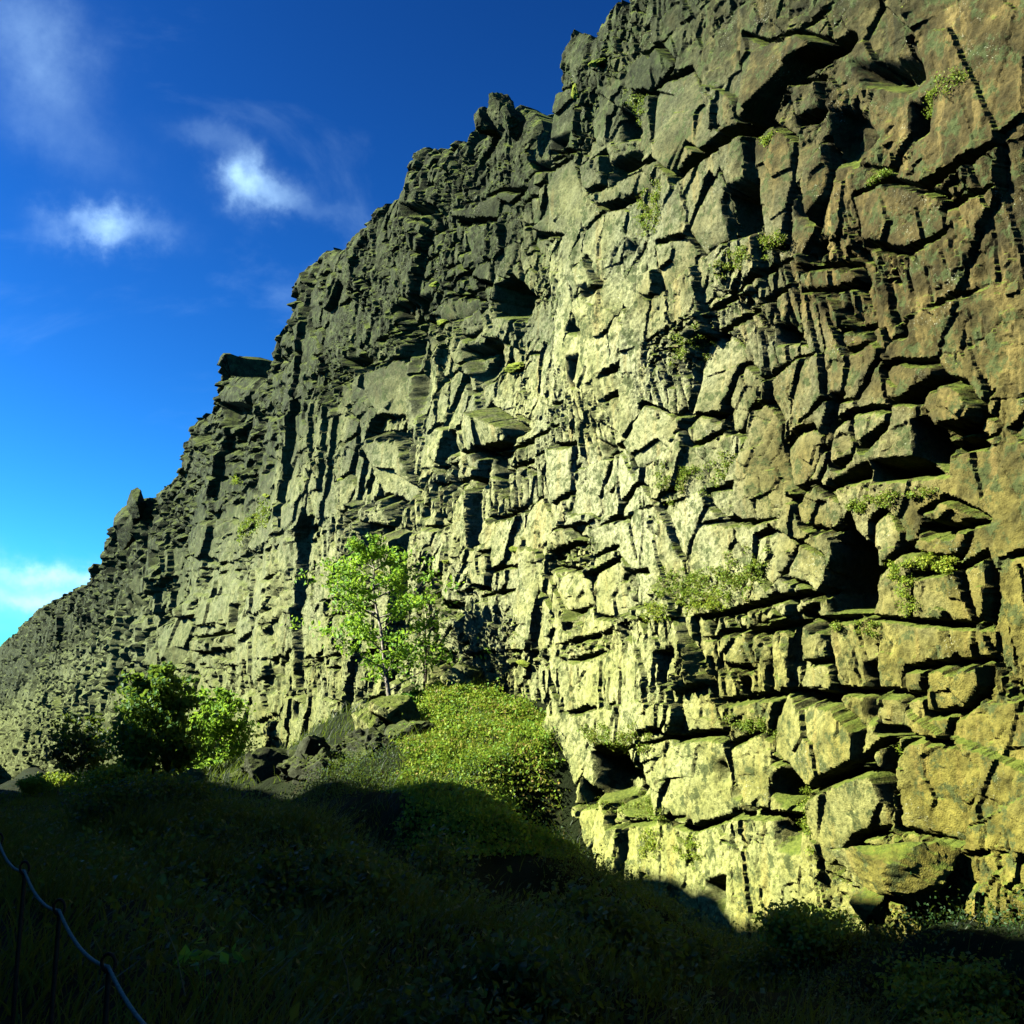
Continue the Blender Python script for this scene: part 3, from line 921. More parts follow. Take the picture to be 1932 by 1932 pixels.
gs = np.concatenate([[-2500, -900, -300, -120, -60], np.arange(-30, 0, 1.0), np.arange(0, 45, 0.22), np.arange(45, 120, 0.8), [130, 150, 180, 230, 300, 450, 700, 1200, 2500]])
gd = np.concatenate([[-2500, -900, -300, -100, -40, -25], np.arange(-16, 0, 0.8), np.arange(0, 18, 0.2), [19, 22, 30, 60, 200, 700, 2500]])
S_, D2 = np.meshgrid(gs, gd)
Zg = ground_z(S_, np.clip(D2, -9, 16.5))
edge = np.maximum(sstep(16.5, 19, D2), sstep(-13, -16, D2))
Zg = Zg * (1 - edge) + edge * np.minimum(-7.0, Zg - 1)
V = W3(S_, D2, Zg).reshape(-1, 3)
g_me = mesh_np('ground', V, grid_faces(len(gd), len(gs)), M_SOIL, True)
ground = link('ground', g_me, kind='structure')
# the trodden path the photograph was taken from
ps = np.arange(-30, 120, 0.5); pd = np.linspace(-3.2, 0.1, 10)
S_, D2 = np.meshgrid(ps, pd)
V = W3(S_, D2 + 0.12 * fbm(S_ / 1.5, D2 * 0, 77, 2) * (np.abs(D2 + 1.5) / 1.6), ground_z(S_, D2) + 0.004 + 0.03 * (1 - ((D2 + 1.55) / 1.65) ** 2)).reshape(-1, 3)
link('path', mesh_np('path', V, grid_faces(len(pd), len(ps)), M_PATH, True), kind='structure')

# ------------------------------------------------------------------ the sunlit cliff
Q = 1.0
CHUNKS = [(-6, 6, 0.12, 0.12), (6, 21, 0.030, 0.030), (21, 34, 0.038, 0.038), (34, 56, 0.062, 0.058), (56, 100, 0.13, 0.10),
          (100, 230, 0.30, 0.22), (230, 420, 0.7, 0.45), (420, 760, 1.5, 0.9)]
cliff = link('cliff', None, kind='structure')
cliff.location = (0, 0, 0)
all_blocks = {}
face_sets = []
cV, cF, cB, cA = [], [], [], []
voff = 0
for ci, (s0, s1, ds, dz) in enumerate(CHUNKS):
    ds, dz = ds / Q, dz / Q
    sv = np.arange(s0, s1 + ds * 1.01, ds)
    top = rim_z(sv)
    zb = -32.0 if s0 > 200 else (-14.0 if s0 > 90 else (-8.5 if s0 > 40 else -6.2))
    nr = int((top.max() - zb) / dz) + 1
    tt = np.linspace(0, 1, nr)[:, None]
    S = np.repeat(sv[None, :], nr, 0)
    Z = np.minimum(zb + tt * (top.max() - zb), top[None, :])
    jit = RNG.uniform(-.25, .25, S.shape + (2,))
    jit[:, 0] = 0; jit[:, -1] = 0
    Sj = S + jit[..., 0] * ds; Zj = np.minimum(Z + jit[..., 1] * dz * (tt > 0), top[None, :])
    h, bid, cut = wall_relief(Sj, Zj, stamps=s0 >= 5 and s0 < 200, lod=ds)
    h = h * (0.90 + 0.40 * sstep(27, 33, Sj) + 0.30 * sstep(40, 110, Sj))
    h = unflake(chamfer(h, ds, dz, top=3.5 if s0 < 30 else 2.2) - cut, ds, dz)
    tr = (top[None, :] - Zj)
    h = h - np.where(Sj > 30, .7, .2) * np.exp(-tr / np.where(Sj > 30, .7, .25))
    hp = np.pad(h, 1, mode='edge')
    hb = (hp[1:-1, 1:-1] * 4 + hp[:-2, 1:-1] + hp[2:, 1:-1] + hp[1:-1, :-2] + hp[1:-1, 2:]) / 8
    h = h * .75 + hb * .25
    d = wall_d(Sj + 0.5 * fbm(Sj * 0, Zj / 2.0, 66, 3)) + BAT * (Zj + 5) - h
    P3 = W3(Sj, d, Zj)
    # top: a broken edge running back to the plateau
    rows = [P3]
    back = [0.5, 1.0, 1.8, 3, 5, 9, 20, 80, 400]
    for bi, bk in enumerate(back):
        zz = top + 0.5 * fbm(sv / 1.2, sv * 0 + bk, 66, 3) * min(1, bk) - 0.02 * bk * (bk < 30) - (3 if bk > 30 else 0)
        rows.append(W3(sv, d[-1] + bk, zz)[None])
    P3 = np.concatenate(rows, 0)
    nrr = nr + len(back)
    F = grid_faces(nrr, len(sv))[:, ::-1]
    fb = np.zeros(len(F), np.int64)
    nw = (nr - 1) * (len(sv) - 1)
    fb[:nw] = bid[:-1, :-1].ravel()
    # screen area of each face (rough): used to pick the blocks that show largest
    tdist = np.sqrt(Sj ** 2 + d ** 2)
    ar = (ds * (np.abs(d) / tdist) * dz / tdist ** 2)[:-1, :-1].ravel()
    c0 = (P3[:nr][:-1, :-1]).reshape(-1, 3)
    yy = c0[:, 1] * math.cos(PITCH) + c0[:, 2] * math.sin(PITCH)
    zc = -c0[:, 1] * math.sin(PITCH) + c0[:, 2] * math.cos(PITCH)
    ok = (np.abs(c0[:, 0] / yy) < 0.5) & (np.abs(zc / yy) < 0.5) & (yy > 0)
    fa = np.zeros(len(F)); fa[:nw] = ar * ok
    cV.append(P3.reshape(-1, 3)); cF.append(F + voff); cB.append(fb); cA.append(fa)
    voff += P3.shape[0] * P3.shape[1]
cV = np.concatenate(cV); cF = np.concatenate(cF); cB = np.concatenate(cB); cA = np.concatenate(cA)
ids, inv = np.unique(cB, return_inverse=True)
area = np.bincount(inv, cA)
area[ids == 0] = 0
order = np.argsort(-area)[:300]
pick = np.zeros(len(ids), bool); pick[order] = True
pf = pick[inv]


def sub_mesh(name, mask_idx, mat):
    f = cF[mask_idx]
    vi, ri = np.unique(f, return_inverse=True)
    return mesh_np(name, cV[vi], ri.reshape(f.shape), mat, True, 32)


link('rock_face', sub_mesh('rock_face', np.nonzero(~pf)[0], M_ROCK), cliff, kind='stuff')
sel = np.nonzero(pf)[0]
srt = sel[np.argsort(inv[sel], kind='stable')]
cuts = np.nonzero(np.diff(inv[srt]))[0] + 1
for part in np.split(srt, cuts):
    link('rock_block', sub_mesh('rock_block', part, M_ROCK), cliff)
print('cliff faces', len(cF), 'blocks', len(order))

# ------------------------------------------------------------------ the wall on the other side, whose shadow lies on the floor
ODIST = -11.0
drop = (16 - ODIST) / math.cos(SUN_AL) * math.tan(SUN_EL)
shift = (16 - ODIST) * math.tan(SUN_AL)
SH_S = np.array([-60, 6, 11, 14, 17, 19, 21, 24, 27, 30, 34, 40, 50, 60, 75, 100, 150, 800])
SH_Z = np.array([-5.2, -5.2, -5.2, -5.2, -5.4, -5.2, -5.0, -6.8, -8.4, -8.9, -8.7, -8.0, -7.6, -9.0, -12, -17, -21, -24]) + 0.0
so = np.concatenate([np.arange(-60, 130, 0.35), np.arange(130, 700, 3.0)])
top_o = np.interp(so - shift, SH_S, SH_Z) + drop + 0.5 * fbm(so / 1.2, so * 0, 333, 3)
nr = 70
tt = np.linspace(0, 1, nr)[:, None]
S = np.repeat(so[None], nr, 0); Z = -4 + tt * (top_o[None] + 4)
h, _, _ = wall_relief(S + 500.3, Z, stamps=False)
d = ODIST - 0.02 * (Z - top_o[None]) + np.minimum(h * 0.7, 1.5) * (1 - tt ** 6)
d = d - 0.0
rows = [W3(S, d, Z)]
for bk in (0.8, 2, 5, 12, 60, 400):
    rows.append(W3(so, d[-1] - bk, top_o - 0.06 * min(bk, 60))[None])
P3 = np.concatenate(rows, 0)
link('opposite_cliff', mesh_np('opposite_cliff', P3.reshape(-1, 3), grid_faces(P3.shape[0], P3.shape[1]), M_LAVA), kind='structure')


# ------------------------------------------------------------------ rocks
ICO = {}


def ico(n):
    if n not in ICO:
        bm = bmesh.new()
        bmesh.ops.create_icosphere(bm, subdivisions=n, radius=1.0)
        bm.verts.ensure_lookup_table()
        v = np.array([x.co[:] for x in bm.verts]); f = np.array([[q.index for q in x.verts] for x in bm.faces])
        bm.free()
        ICO[n] = (v / np.linalg.norm(v, axis=1)[:, None], f)
    return ICO[n]


def rock_mesh(seed, size, mat, cuts=4, rough=0.10, npts=15):
    """a block split off along random planes, with a rough skin"""
    v, f = ico(cuts)
    rng = np.random.default_rng(seed)
    n = rng.normal(size=(npts, 3)); n /= np.linalg.norm(n, axis=1)[:, None]
    dd = rng.uniform(.62, .95, npts)
    dot = v @ n.T
    r = np.where(dot > .05, dd[None] / np.maximum(dot, .05), 9).min(1)
    r = np.minimum(r, 1.25)
    p = v * r[:, None]
    k = fbm(p[:, 0] * 2.2 + seed, p[:, 1] * 2.2 + p[:, 2] * 1.7, seed, 3)
    k2 = fbm(p[:, 2] * 8 + seed, p[:, 1] * 8 - p[:, 0] * 7, seed + 1, 3)
    p = p * (1 + rough * (k + .7 * k2))[:, None] * np.array(size)[None]
    return mesh_np('boulder', p, f, mat, True, 24)


def gpt(s, d, dz=0.0):
    z = float(ground_z(np.array([s]), np.array([d]))[0]) + dz
    return W3(s, d, z)


rg = random.Random(5)
# the heap of dark lava under the birch
heap = []
while len(heap) < 52:
    x_, y_ = rg.uniform(440, 795), rg.uniform(1330, 1500)
    if y_ < np.interp(x_, [440, 560, 700, 780], [1450, 1415, 1350, 1335]) or (x_ > 740 and rg.random() < .5):
        continue
    s_, d_, _ = pix_at(x_, y_, float(np.interp(x_, [440, 600, 700, 790], [9, 10.3, 12, 12.8])) - (y_ - 1400) * .006)
    heap.append((s_, d_, rg.uniform(.22, .7)))
for i, (s, d, r) in enumerate(heap):
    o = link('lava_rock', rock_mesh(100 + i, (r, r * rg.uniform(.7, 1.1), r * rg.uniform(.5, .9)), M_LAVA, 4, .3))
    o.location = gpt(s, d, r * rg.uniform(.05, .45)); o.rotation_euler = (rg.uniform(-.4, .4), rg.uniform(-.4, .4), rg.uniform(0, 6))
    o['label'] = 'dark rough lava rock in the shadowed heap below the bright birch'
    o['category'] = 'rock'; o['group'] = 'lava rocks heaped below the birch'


def px_rock(x, y, dd, size, seed, label, mat, rz=0.0, group=None, rough=.1, tilt=(0, 0), npts=15):
    s, d, z = pix_at(x, y, dd)
    o = link('boulder', rock_mesh(seed, size, mat, 5, rough, npts))
    o.location = W3(s, d, z); o.rotation_euler = (tilt[0], tilt[1], rz)
    o['label'] = label; o['category'] = 'boulder'
    if group:
        o['group'] = group
    return o


gang = math.atan2(U[1], U[0])
px_rock(1700, 1640, 13.9, (1.15, .75, .52), 11, 'long mossy boulder patched with pale lichen at the foot of the near wall', M_ROCK, gang + .1, tilt=(.0, -.14))
px_rock(1640, 1705, 13.6, (.35, .22, .28), 12, 'small upright stones wedged under the lichened boulder', M_ROCK, gang)
px_rock(755, 1348, 12.9, (.85, .6, .6), 13, 'square dark boulder leaning below the birch trunk', M_ROCK, 0.4, tilt=(.2, .3))
px_rock(700, 1365, 12.2, (.75, .55, .6), 14, 'grey pitted boulder left of the leaning square one', M_ROCK, 1.1)
px_rock(880, 1285, 15.4, (.9, .6, .7), 16, 'pale block half buried in the top of the green slope', M_ROCK, .8)
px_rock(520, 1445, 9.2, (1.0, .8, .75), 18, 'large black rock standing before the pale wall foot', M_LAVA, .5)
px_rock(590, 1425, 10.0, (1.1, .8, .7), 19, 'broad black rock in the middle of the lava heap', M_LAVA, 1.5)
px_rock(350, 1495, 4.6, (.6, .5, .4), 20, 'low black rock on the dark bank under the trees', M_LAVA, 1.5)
# the lone stone figure on the far rim and the stacked pinnacle nearer by
for x, y, d_, sz, sd_, lab in ((257, 950, 15.0, (1.7, 1.0, 1.7), 21, 'dark block perched alone on the far rim against the sky'),
                               (243, 990, 15.0, (3.4, 1.4, 2.2), 22, 'squat block under the perched one on the far rim')):
    px_rock(x, y, d_, sz, sd_, lab, M_ROCK, gang, rough=.08)
for x, y, d_, sz, sd_, lab in ((948, 212, 15.9, (.42, .5, .62), 23, 'topmost upright block of the pinnacle beside the high buttress'),
                               (968, 232, 15.8, (.34, .45, .55), 24, 'small upright block on the right shoulder of the pinnacle'),
                               (922, 236, 15.9, (.40, .5, .60), 25, 'upright block on the left shoulder of the pinnacle')):
    px_rock(x, y, d_, sz, sd_, lab, M_ROCK, gang, rough=.16, npts=9)

# ------------------------------------------------------------------ plants
def leaves(centres, size, rng, flat=0.0, aspect=1.7):
    """one pointed leaf (a bent quad) at every centre"""
    n = len(centres)
    a = rng.normal(size=(n, 3)); a /= np.linalg.norm(a, axis=1)[:, None]
    nrm = rng.normal(size=(n, 3)); nrm[:, 2] += flat; nrm /= np.linalg.norm(nrm, axis=1)[:, None]
    a = a - nrm * (a * nrm).sum(1)[:, None]; a /= np.linalg.norm(a, axis=1)[:, None] + 1e-9
    b = np.cross(nrm, a)
    sz = size * rng.uniform(.6, 1.3, n)[:, None]
    p0 = centres - a * sz * .5 * aspect
    p2 = centres + a * sz * .5 * aspect
    p1 = centres + b * sz * .5 + nrm * sz * .12
    p3 = centres - b * sz * .5 + nrm * sz * .12
    V = np.stack([p0, p1, p2, p3], 1).reshape(-1, 3)
    return V, np.arange(n * 4).reshape(n, 4)


def tube(paths, sides=6):
    """tapered tubes: each path is a list of (x,y,z,r)"""
    V, F = [], []
    off = 0
    for p in paths:
        p = np.array(p, float)
        n = len(p)
        for i in range(n):
            t = p[min(i + 1, n - 1), :3] - p[max(i - 1, 0), :3]
            t /= np.linalg.norm(t) + 1e-9
            ref = np.array([0, 0, 1.0]) if abs(t[2]) < .9 else np.array([1.0, 0, 0])
            a = np.cross(t, ref); a /= np.linalg.norm(a); b = np.cross(t, a)
            for k in range(sides):
                an = 2 * math.pi * k / sides
                V.append(p[i, :3] + (a * math.cos(an) + b * math.sin(an)) * p[i, 3])
        for i in range(n - 1):
            for k in range(sides):
                k2 = (k + 1) % sides
                F.append((off + i * sides + k, off + i * sides + k2, off + (i + 1) * sides + k2, off + (i + 1) * sides + k))
        off += n * sides
    return np.array(V), np.array(F)


def tree(name, label, cat, base, height, width, seed, leaf_mat, bark, nleaf, leaf, lean=(0, 0), low=0.18, shape=1.0, stems=1, group=None, clump=.22, crown_parts=True):
    rng = np.random.default_rng(seed); r2 = random.Random(seed)
    t = thing(name, label, cat, base, group)
    trunks, limbs, tips = [], [], []
    for st in range(stems):
        path = []
        n = 9
        ox, oy = (0, 0) if st == 0 else (r2.uniform(-.25, .25) * width, r2.uniform(-.25, .25) * width)
        wob = [r2.uniform(-.05, .05) for _ in range(n)]
        hgt = height * (1 if st == 0 else r2.uniform(.7, .95))
        for i in range(n):
            f = i / (n - 1)
            path.append((lean[0] * f * height + ox * f + wob[i] * width * .5 * (i > 0), lean[1] * f * height + oy * f + wob[-i] * width * .5 * (i > 0), -0.25 * (i == 0) + f * hgt * .97,
                         max(.012, height * .015 * (1 - f) ** .8 / (1 if st == 0 else 1.3))))
        trunks.append(path)
        nb = int(26 / stems ** .5)
        for k in range(nb):
            f = low + (1 - low) * (k + r2.random()) / nb
            i = min(int(f * (n - 1)), n - 2); g = f * (n - 1) - i
            p = np.array(path[i][:3]) * (1 - g) + np.array(path[i + 1][:3]) * g
            prof = (math.sin(math.pi * min(1, (1 - f) ** .75 * .62 + .04)) + .08) * shape
            L = width * .5 * prof * r2.uniform(.65, 1.2)
            an = k * 2.4 + r2.uniform(-.5, .5)
            dr = np.array([math.cos(an), math.sin(an), r2.uniform(.25, .75)])
            q = [(*(p + dr * L * e + np.array([0, 0, -.12 * L * e * e])), max(.006, height * .0045 * (1 - e) + .004)) for e in (0, .35, .7, 1.0)]
            limbs.append(q)
            for e in (.45, .7, .9, 1.05):
                tips.append((p + dr * L * e, L))
                if L > .3:
                    sdr = dr + rng.normal(size=3) * .6
                    q0 = p + dr * L * e
                    q1 = q0 + sdr * L * .35
                    limbs.append([(*q0, .007), (*q1, .003)])
                    tips.append((q1, L))
    V, F = tube(trunks, 7); link('trunk', mesh_np('trunk', V, F, bark, True), t)
    V, F = tube(limbs, 4); link('branches', mesh_np('branches', V, F, bark, True), t, kind='stuff')
    cen = np.array([tp[0] for tp in tips]); Ls = np.array([tp[1] for tp in tips])
    pickn = rng.integers(0, len(cen), nleaf)
    c = cen[pickn] + rng.normal(size=(nleaf, 3)) * (clump * (0.35 + .5 * Ls[pickn] / max(width * .5, .1)))[:, None] * np.array([1, 1, .7]) * height * .16
    V, F = leaves(c, leaf, rng, .4)
    link('crown', mesh_np('crown', V, F, leaf_mat), t)
    return t


def on_pix(x, y, d):
    s, d, z = pix_at(x, y, d)
    return tuple(W3(s, d, z))


tree('birch_tree', 'slender bright green birch standing against the middle of the cliff', 'tree', on_pix(738, 1345, 13.4), 5.9, 2.7, 3, M_LEAFB, M_BARK, 5200, .105, lean=(-.15, .05), low=.12)
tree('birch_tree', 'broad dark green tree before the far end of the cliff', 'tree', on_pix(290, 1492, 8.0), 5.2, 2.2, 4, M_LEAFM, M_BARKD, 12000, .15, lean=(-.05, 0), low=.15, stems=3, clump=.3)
tree('young_birch', 'small rounded light green tree right of the broad dark one', 'tree', on_pix(402, 1498, 13.2), 5.8, 2.3, 5, M_LEAFB, M_BARKD, 8000, .14, low=.05, stems=3, clump=.34)
tree('bare_sapling', 'thin dark sapling in shade just right of the bright birch', 'tree', on_pix(803, 1275, 15.2), 3.2, 1.3, 6, M_LEAFD, M_BARKD, 70, .09, low=.35)
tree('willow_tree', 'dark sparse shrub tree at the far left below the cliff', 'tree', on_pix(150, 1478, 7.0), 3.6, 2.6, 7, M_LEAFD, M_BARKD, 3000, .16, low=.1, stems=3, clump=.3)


def shrub(label, base, w, h, seed, mat, nleaf, leaf, group=None, name='willow_shrub', cat='shrub', stems=14):
    rng = np.random.default_rng(seed)
    t = thing(name, label, cat, base, group)
    paths, tips = [], []
    for k in range(stems):
        an = rng.uniform(0, 6.28); rr = w * .5 * math.sqrt(rng.random())
        hh = h * (1 - .45 * (rr / (w * .5)) ** 2) * rng.uniform(.75, 1.05)
        e = np.array([rr * math.cos(an), rr * math.sin(an), hh])
        b0 = e * np.array([.25, .25, 0]) - np.array([0, 0, .15])
        mid = e * np.array([.7, .7, .55])
        paths.append([(*b0, .012), (*mid, .009), (*e, .004)])
        for f in (.55, .75, .9, 1.0):
            tips.append(b0 * (1 - f) + e * f)
    V, F = tube(paths, 4); link('stems', mesh_np('stems', V, F, M_BARKD, True), t, kind='stuff')
    tips = np.array(tips)
    c = tips[rng.integers(0, len(tips), nleaf)] + rng.normal(size=(nleaf, 3)) * np.array([w * .11, w * .11, h * .12])
    c[:, 2] = np.maximum(c[:, 2], .02)
    V, F = leaves(c, leaf, rng, .5)
    link('foliage', mesh_np('foliage', V, F, mat), t, kind='stuff')
    return t


def gshrub(label, x, y, d, w, h, seed, mat=M_LEAFD, nleaf=2500, leaf=.05, **kw):
    """stand a shrub on the ground where the view through a picture point meets distance d"""
    s, d, _ = pix_at(x, y, d)
    b = gpt(s, d)
    return shrub(label, tuple(b), w, h, seed, mat, nleaf, leaf, **kw)


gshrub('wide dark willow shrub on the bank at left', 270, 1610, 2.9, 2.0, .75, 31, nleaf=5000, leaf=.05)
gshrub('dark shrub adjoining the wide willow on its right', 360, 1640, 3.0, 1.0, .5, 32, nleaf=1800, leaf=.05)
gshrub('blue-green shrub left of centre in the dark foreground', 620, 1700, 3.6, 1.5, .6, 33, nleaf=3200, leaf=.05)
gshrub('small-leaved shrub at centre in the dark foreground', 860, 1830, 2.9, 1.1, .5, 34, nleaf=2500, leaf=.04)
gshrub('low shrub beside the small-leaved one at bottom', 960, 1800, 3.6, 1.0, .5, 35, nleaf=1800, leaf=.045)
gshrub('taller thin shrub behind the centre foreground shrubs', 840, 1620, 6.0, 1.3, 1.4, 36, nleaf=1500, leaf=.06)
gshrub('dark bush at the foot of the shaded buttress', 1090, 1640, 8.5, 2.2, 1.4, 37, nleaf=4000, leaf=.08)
gshrub('round bush below the bright wall tip', 1230, 1690, 10.5, 1.8, 1.0, 38, nleaf=3200, leaf=.08)
gshrub('leafy low bush at the wall foot under the pale blocks', 1440, 1760, 12.6, 1.5, .7, 39, nleaf=2800, leaf=.06)
gshrub('green bush spreading left of the lichened boulder', 1520, 1700, 13.2, 1.6, .8, 40, mat=M_COVER, nleaf=3600, leaf=.06)
gshrub('grassy green bush at the lower right under the boulder', 1790, 1740, 12.6, 1.7, .8, 41, mat=M_COVER, nleaf=4200, leaf=.055)
gshrub('yellow-flecked bush at the far lower right', 1840, 1830, 11.4, 1.3, .6, 42, mat=M_COVER, nleaf=2600, leaf=.05)
gshrub('bright yellow-green shrub at far left beneath the cliff', 100, 1470, 7.4, 3.4, 2.2, 43, mat=M_YELL, nleaf=4200, leaf=.16)
gshrub('yellow grassy hump right of the far left shrub', 225, 1470, 8.4, 4.5, 1.7, 44, mat=M_YELL, nleaf=5200, leaf=.15)
gshrub('golden low bush at the left edge of the bank', 66, 1480, 4.6, 1.6, 1.0, 45, mat=M_YELL, nleaf=1600, leaf=.12)
gshrub('dark bush between the birch and the sapling', 785, 1300, 14.2, 1.1, .7, 46, nleaf=1300, leaf=.1, mat=M_LEAF)

# broad-leaved plant close to the camera
s, d, _ = pix_at(390, 1850, 1.35)
b = gpt(s, d)
pl = thing('broadleaf_herb', 'pale broad-leaved plant at the bottom near the rope', 'plant', tuple(b))
rng = np.random.default_rng(60)
paths = []
for k in range(7):
    an = rng.uniform(0, 6.28); L = rng.uniform(.10, .2)
    paths.append([(0, 0, -.05, .004), (math.cos(an) * L * .5, math.sin(an) * L * .5, .18, .003), (math.cos(an) * L, math.sin(an) * L, .27, .002)])
V, F = tube(paths, 4); link('stems', mesh_np('stems', V, F, M_LEAF, True), pl)
for k in range(7):
    for q in range(3):
        c = np.array(paths[k][2][:3])[None] + rng.normal(size=(1, 3)) * .03
        V, F = leaves(c, .055, rng, 1.6, 1.5)
        link('leaf', mesh_np('leaf', V, F, M_LEAF), pl)


# plants and moss cushions on the wall
def wall_pts(s, z):
    h, _, cut = wall_relief(np.atleast_2d(s), np.atleast_2d(z))
    f = 0.90 + 0.40 * sstep(27, 33, np.asarray(s, float)) + 0.30 * sstep(40, 110, np.asarray(s, float))
    return (wall_d(np.asarray(s, float)) + BAT * (np.asarray(z) + 5) - (h[0] * f - cut[0]))


def wall_point(x, y, out=0.05):
    s, z = pix2wall(x, y)
    d = float(wall_pts(np.array([s]), np.array([z]))[0]) - out
    return W3(s, d, z)


def ledge_plant(label, x, y, wpx, hpx, seed, mat, n, leaf, name='ledge_plant', cat='plant'):
    p = wall_point(x, y, 0.0)
    s0, z0 = pix2wall(x, y)
    dist = float(np.linalg.norm(p))
    sinphi = math.sin(math.atan2(p[0] * M[0] + p[1] * M[1], p[0] * U[0] + p[1] * U[1]))
    w_, h_ = wpx * dist / FOC / max(sinphi, .3), hpx * dist / FOC
    rng = np.random.default_rng(seed)
    t = thing(name, label, cat, tuple(p))
    k = max(10, int(w_ * h_ * 60))
    cu = rng.uniform(-.62, .62, k); cv = rng.normal(size=k) * .30 - cu * .12
    cs_, cz_ = s0 + cu * w_, z0 + cv * h_
    cd_ = wall_pts(cs_, cz_)
    # keep the clumps that sit in or near the surface around the ledge
    md = np.median(cd_)
    cd_ = np.clip(cd_, md - .5, md + .35)
    cen = W3(cs_, cd_ - .04, cz_) - p
    n = int(n * 1.5); q = rng.integers(0, k, n)
    spread = max(.035, min(.075, .22 * min(w_, h_)))
    c = cen[q] + rng.normal(size=(n, 3)) * spread * np.array([.8, .8, .55])
    V, F = leaves(c, leaf * .62, rng, .6)
    link('foliage', mesh_np('foliage', V, F, mat), t, kind='stuff')
    paths = []
    for e in cen[:10]:
        e0 = e + np.array([M[0] * .18, M[1] * .18, -.10])
        paths.append([(*e0, .006), (*(e * .6 + e0 * .4), .005), (*e, .003)])
    V, F = tube(paths, 4)
    link('stems', mesh_np('stems', V, F, M_BARKD, True), t, kind='stuff')
    return t


LP = [('low plants over the sloping floor of the dark alcove', 1150, 1525, 120, 26, M_COVER, 1500, .05),
      ('yellow-green bush on the ledge right of the cave', 1742, 1066, 80, 30, M_YELL, 1400, .045),
      ('green strip of plants trailing below the ledge bush', 1718, 1125, 26, 70, M_YELL, 500, .04),
      ('plants along the ledge at the mouth of the cave', 1610, 1180, 90, 20, M_COVER, 900, .045),
      ('yellow plant hanging in the cleft beside the round boulder face', 1505, 1535, 18, 75, M_YELL, 700, .04),
      ('green patch filling the rubble ledge left of the cave', 1340, 1090, 150, 60, M_COVER, 3200, .055),
      ('bushy green plants on the rubble below that ledge', 1290, 1140, 110, 45, M_YELL, 2000, .05),
      ('grassy tuft on the rubble ledge under the tall pale plate', 1310, 895, 90, 40, M_COVER, 1500, .05),
      ('dark green plants in the shadow under the great overhang', 1680, 940, 130, 26, M_COVER, 1400, .045),
      ('brown and green tuft on the ledge beneath the square recess', 1425, 480, 90, 30, M_COVER, 1200, .05),
      ('green growth beside the dark hole above the columns', 1300, 660, 50, 40, M_COVER, 700, .05),
      ('yellow-green tuft on the slanting ledge near the top', 1230, 395, 50, 70, M_COVER, 1100, .06),
      ('yellow plant low on the bright wall tip', 1275, 1600, 30, 36, M_YELL, 600, .045),
      ('yellow plant at the inner corner of the alcove', 1205, 1590, 26, 50, M_YELL, 600, .05),
      ('hanging plants above the dark alcove', 1150, 1390, 110, 40, M_COVER, 1500, .06),
      ('small yellow bush on the far wall below the rim', 442, 895, 30, 22, M_YELL, 500, .16),
      ('green bush on the far wall beneath the yellow one', 478, 985, 50, 46, M_COVER, 800, .16),
      ('brownish tuft on the high ledge of the buttress', 1215, 205, 22, 50, M_COVER, 500, .05),
      ('green cushion in the crack right of the high boulder', 1460, 262, 16, 18, M_YELL, 200, .045),
      ('small green plants on the dark upper right wall', 1660, 330, 34, 20, M_COVER, 400, .04),
      ('leafy green tuft on the shaded upper right corner', 1800, 180, 70, 30, M_COVER, 700, .045),
      ('yellow-brown sprig in the cleft of the right wall', 1697, 1412, 20, 26, M_YELL, 150, .05),
      ('green growth in the hollow above the wide plate', 1400, 1370, 70, 26, M_COVER, 1000, .045)]
for i, (lab, x, y, wp, hp, mt, n, lf) in enumerate(LP):
    ledge_plant(lab, x, y, wp, hp, 300 + i, mt, n, lf)


def moss(label, x, y, wpx, hpx, seed):
    p = wall_point(x, y, 0.10)
    dist = float(np.linalg.norm(p))
    w_, h_ = wpx * dist / FOC, hpx * dist / FOC
    me = rock_mesh(seed, (w_ * .62, .22, h_ * .5), M_MOSS, 4, .25, 40)
    o = link('moss_cushion', me)
    o.location = p; o.rotation_euler = (0, -math.atan2(.22, 1), gang)
    o['label'] = label; o['category'] = 'moss'
    return o


m_, t_ = new_mat('moss')
g_ = t_.n('ShaderNodeNewGeometry')
nb = t_.noise(g_.outputs['Position'], 6.0, 6, 0.65).outputs['Fac']
nf = t_.noise(g_.outputs['Position'], 60.0, 4, 0.65).outputs['Fac']
bp = t_.n('ShaderNodeBump'); bp.inputs['Strength'].default_value = 0.9; bp.inputs['Distance'].default_value = 0.05
t_.link(nf, bp.inputs['Height'])
finish(t_, t_.ramp(nb, [(0.32, (0.06, 0.10, 0.012)), (0.68, (0.21, 0.25, 0.03))]), 0.95, bp.outputs[0], 0.1)
M_MOSS = m_
for i, (lab, x, y, wp, hp) in enumerate([
        ('curved moss cushion on a ledge left of the buttress edge', 835, 608, 44, 13),
        ('long thin moss strip on the ledge right of the dark recess', 950, 690, 70, 20),
        ('moss cushion on the dark ledge under the middle rim', 812, 535, 34, 13),
        ('bright moss pad on the ledge above the birch top', 968, 1037, 36, 14),
        ('moss lip over the dark recess right of the birch', 862, 1062, 30, 9),
        ('moss pad touching the right side of the birch top', 735, 1083, 24, 12),
        ('round moss cap on the block above the green slope', 992, 1252, 44, 14),
        ('small moss strip high on the left wall', 640, 905, 22, 9),
        ('tiny moss pad right of the far green bush', 508, 995, 20, 8),
        ('moss strip on a narrow ledge of the left wall', 500, 935, 30, 9),
        ('moss pad below the high overhang of the buttress', 1140, 122, 40, 14),
        ('moss roll slanting down the high buttress face', 1078, 170, 14, 34)]):
    moss(lab, x, y, wp, hp, 700 + i)

# ------------------------------------------------------------------ ground cover (uncountable)
rng = np.random.default_rng(90)
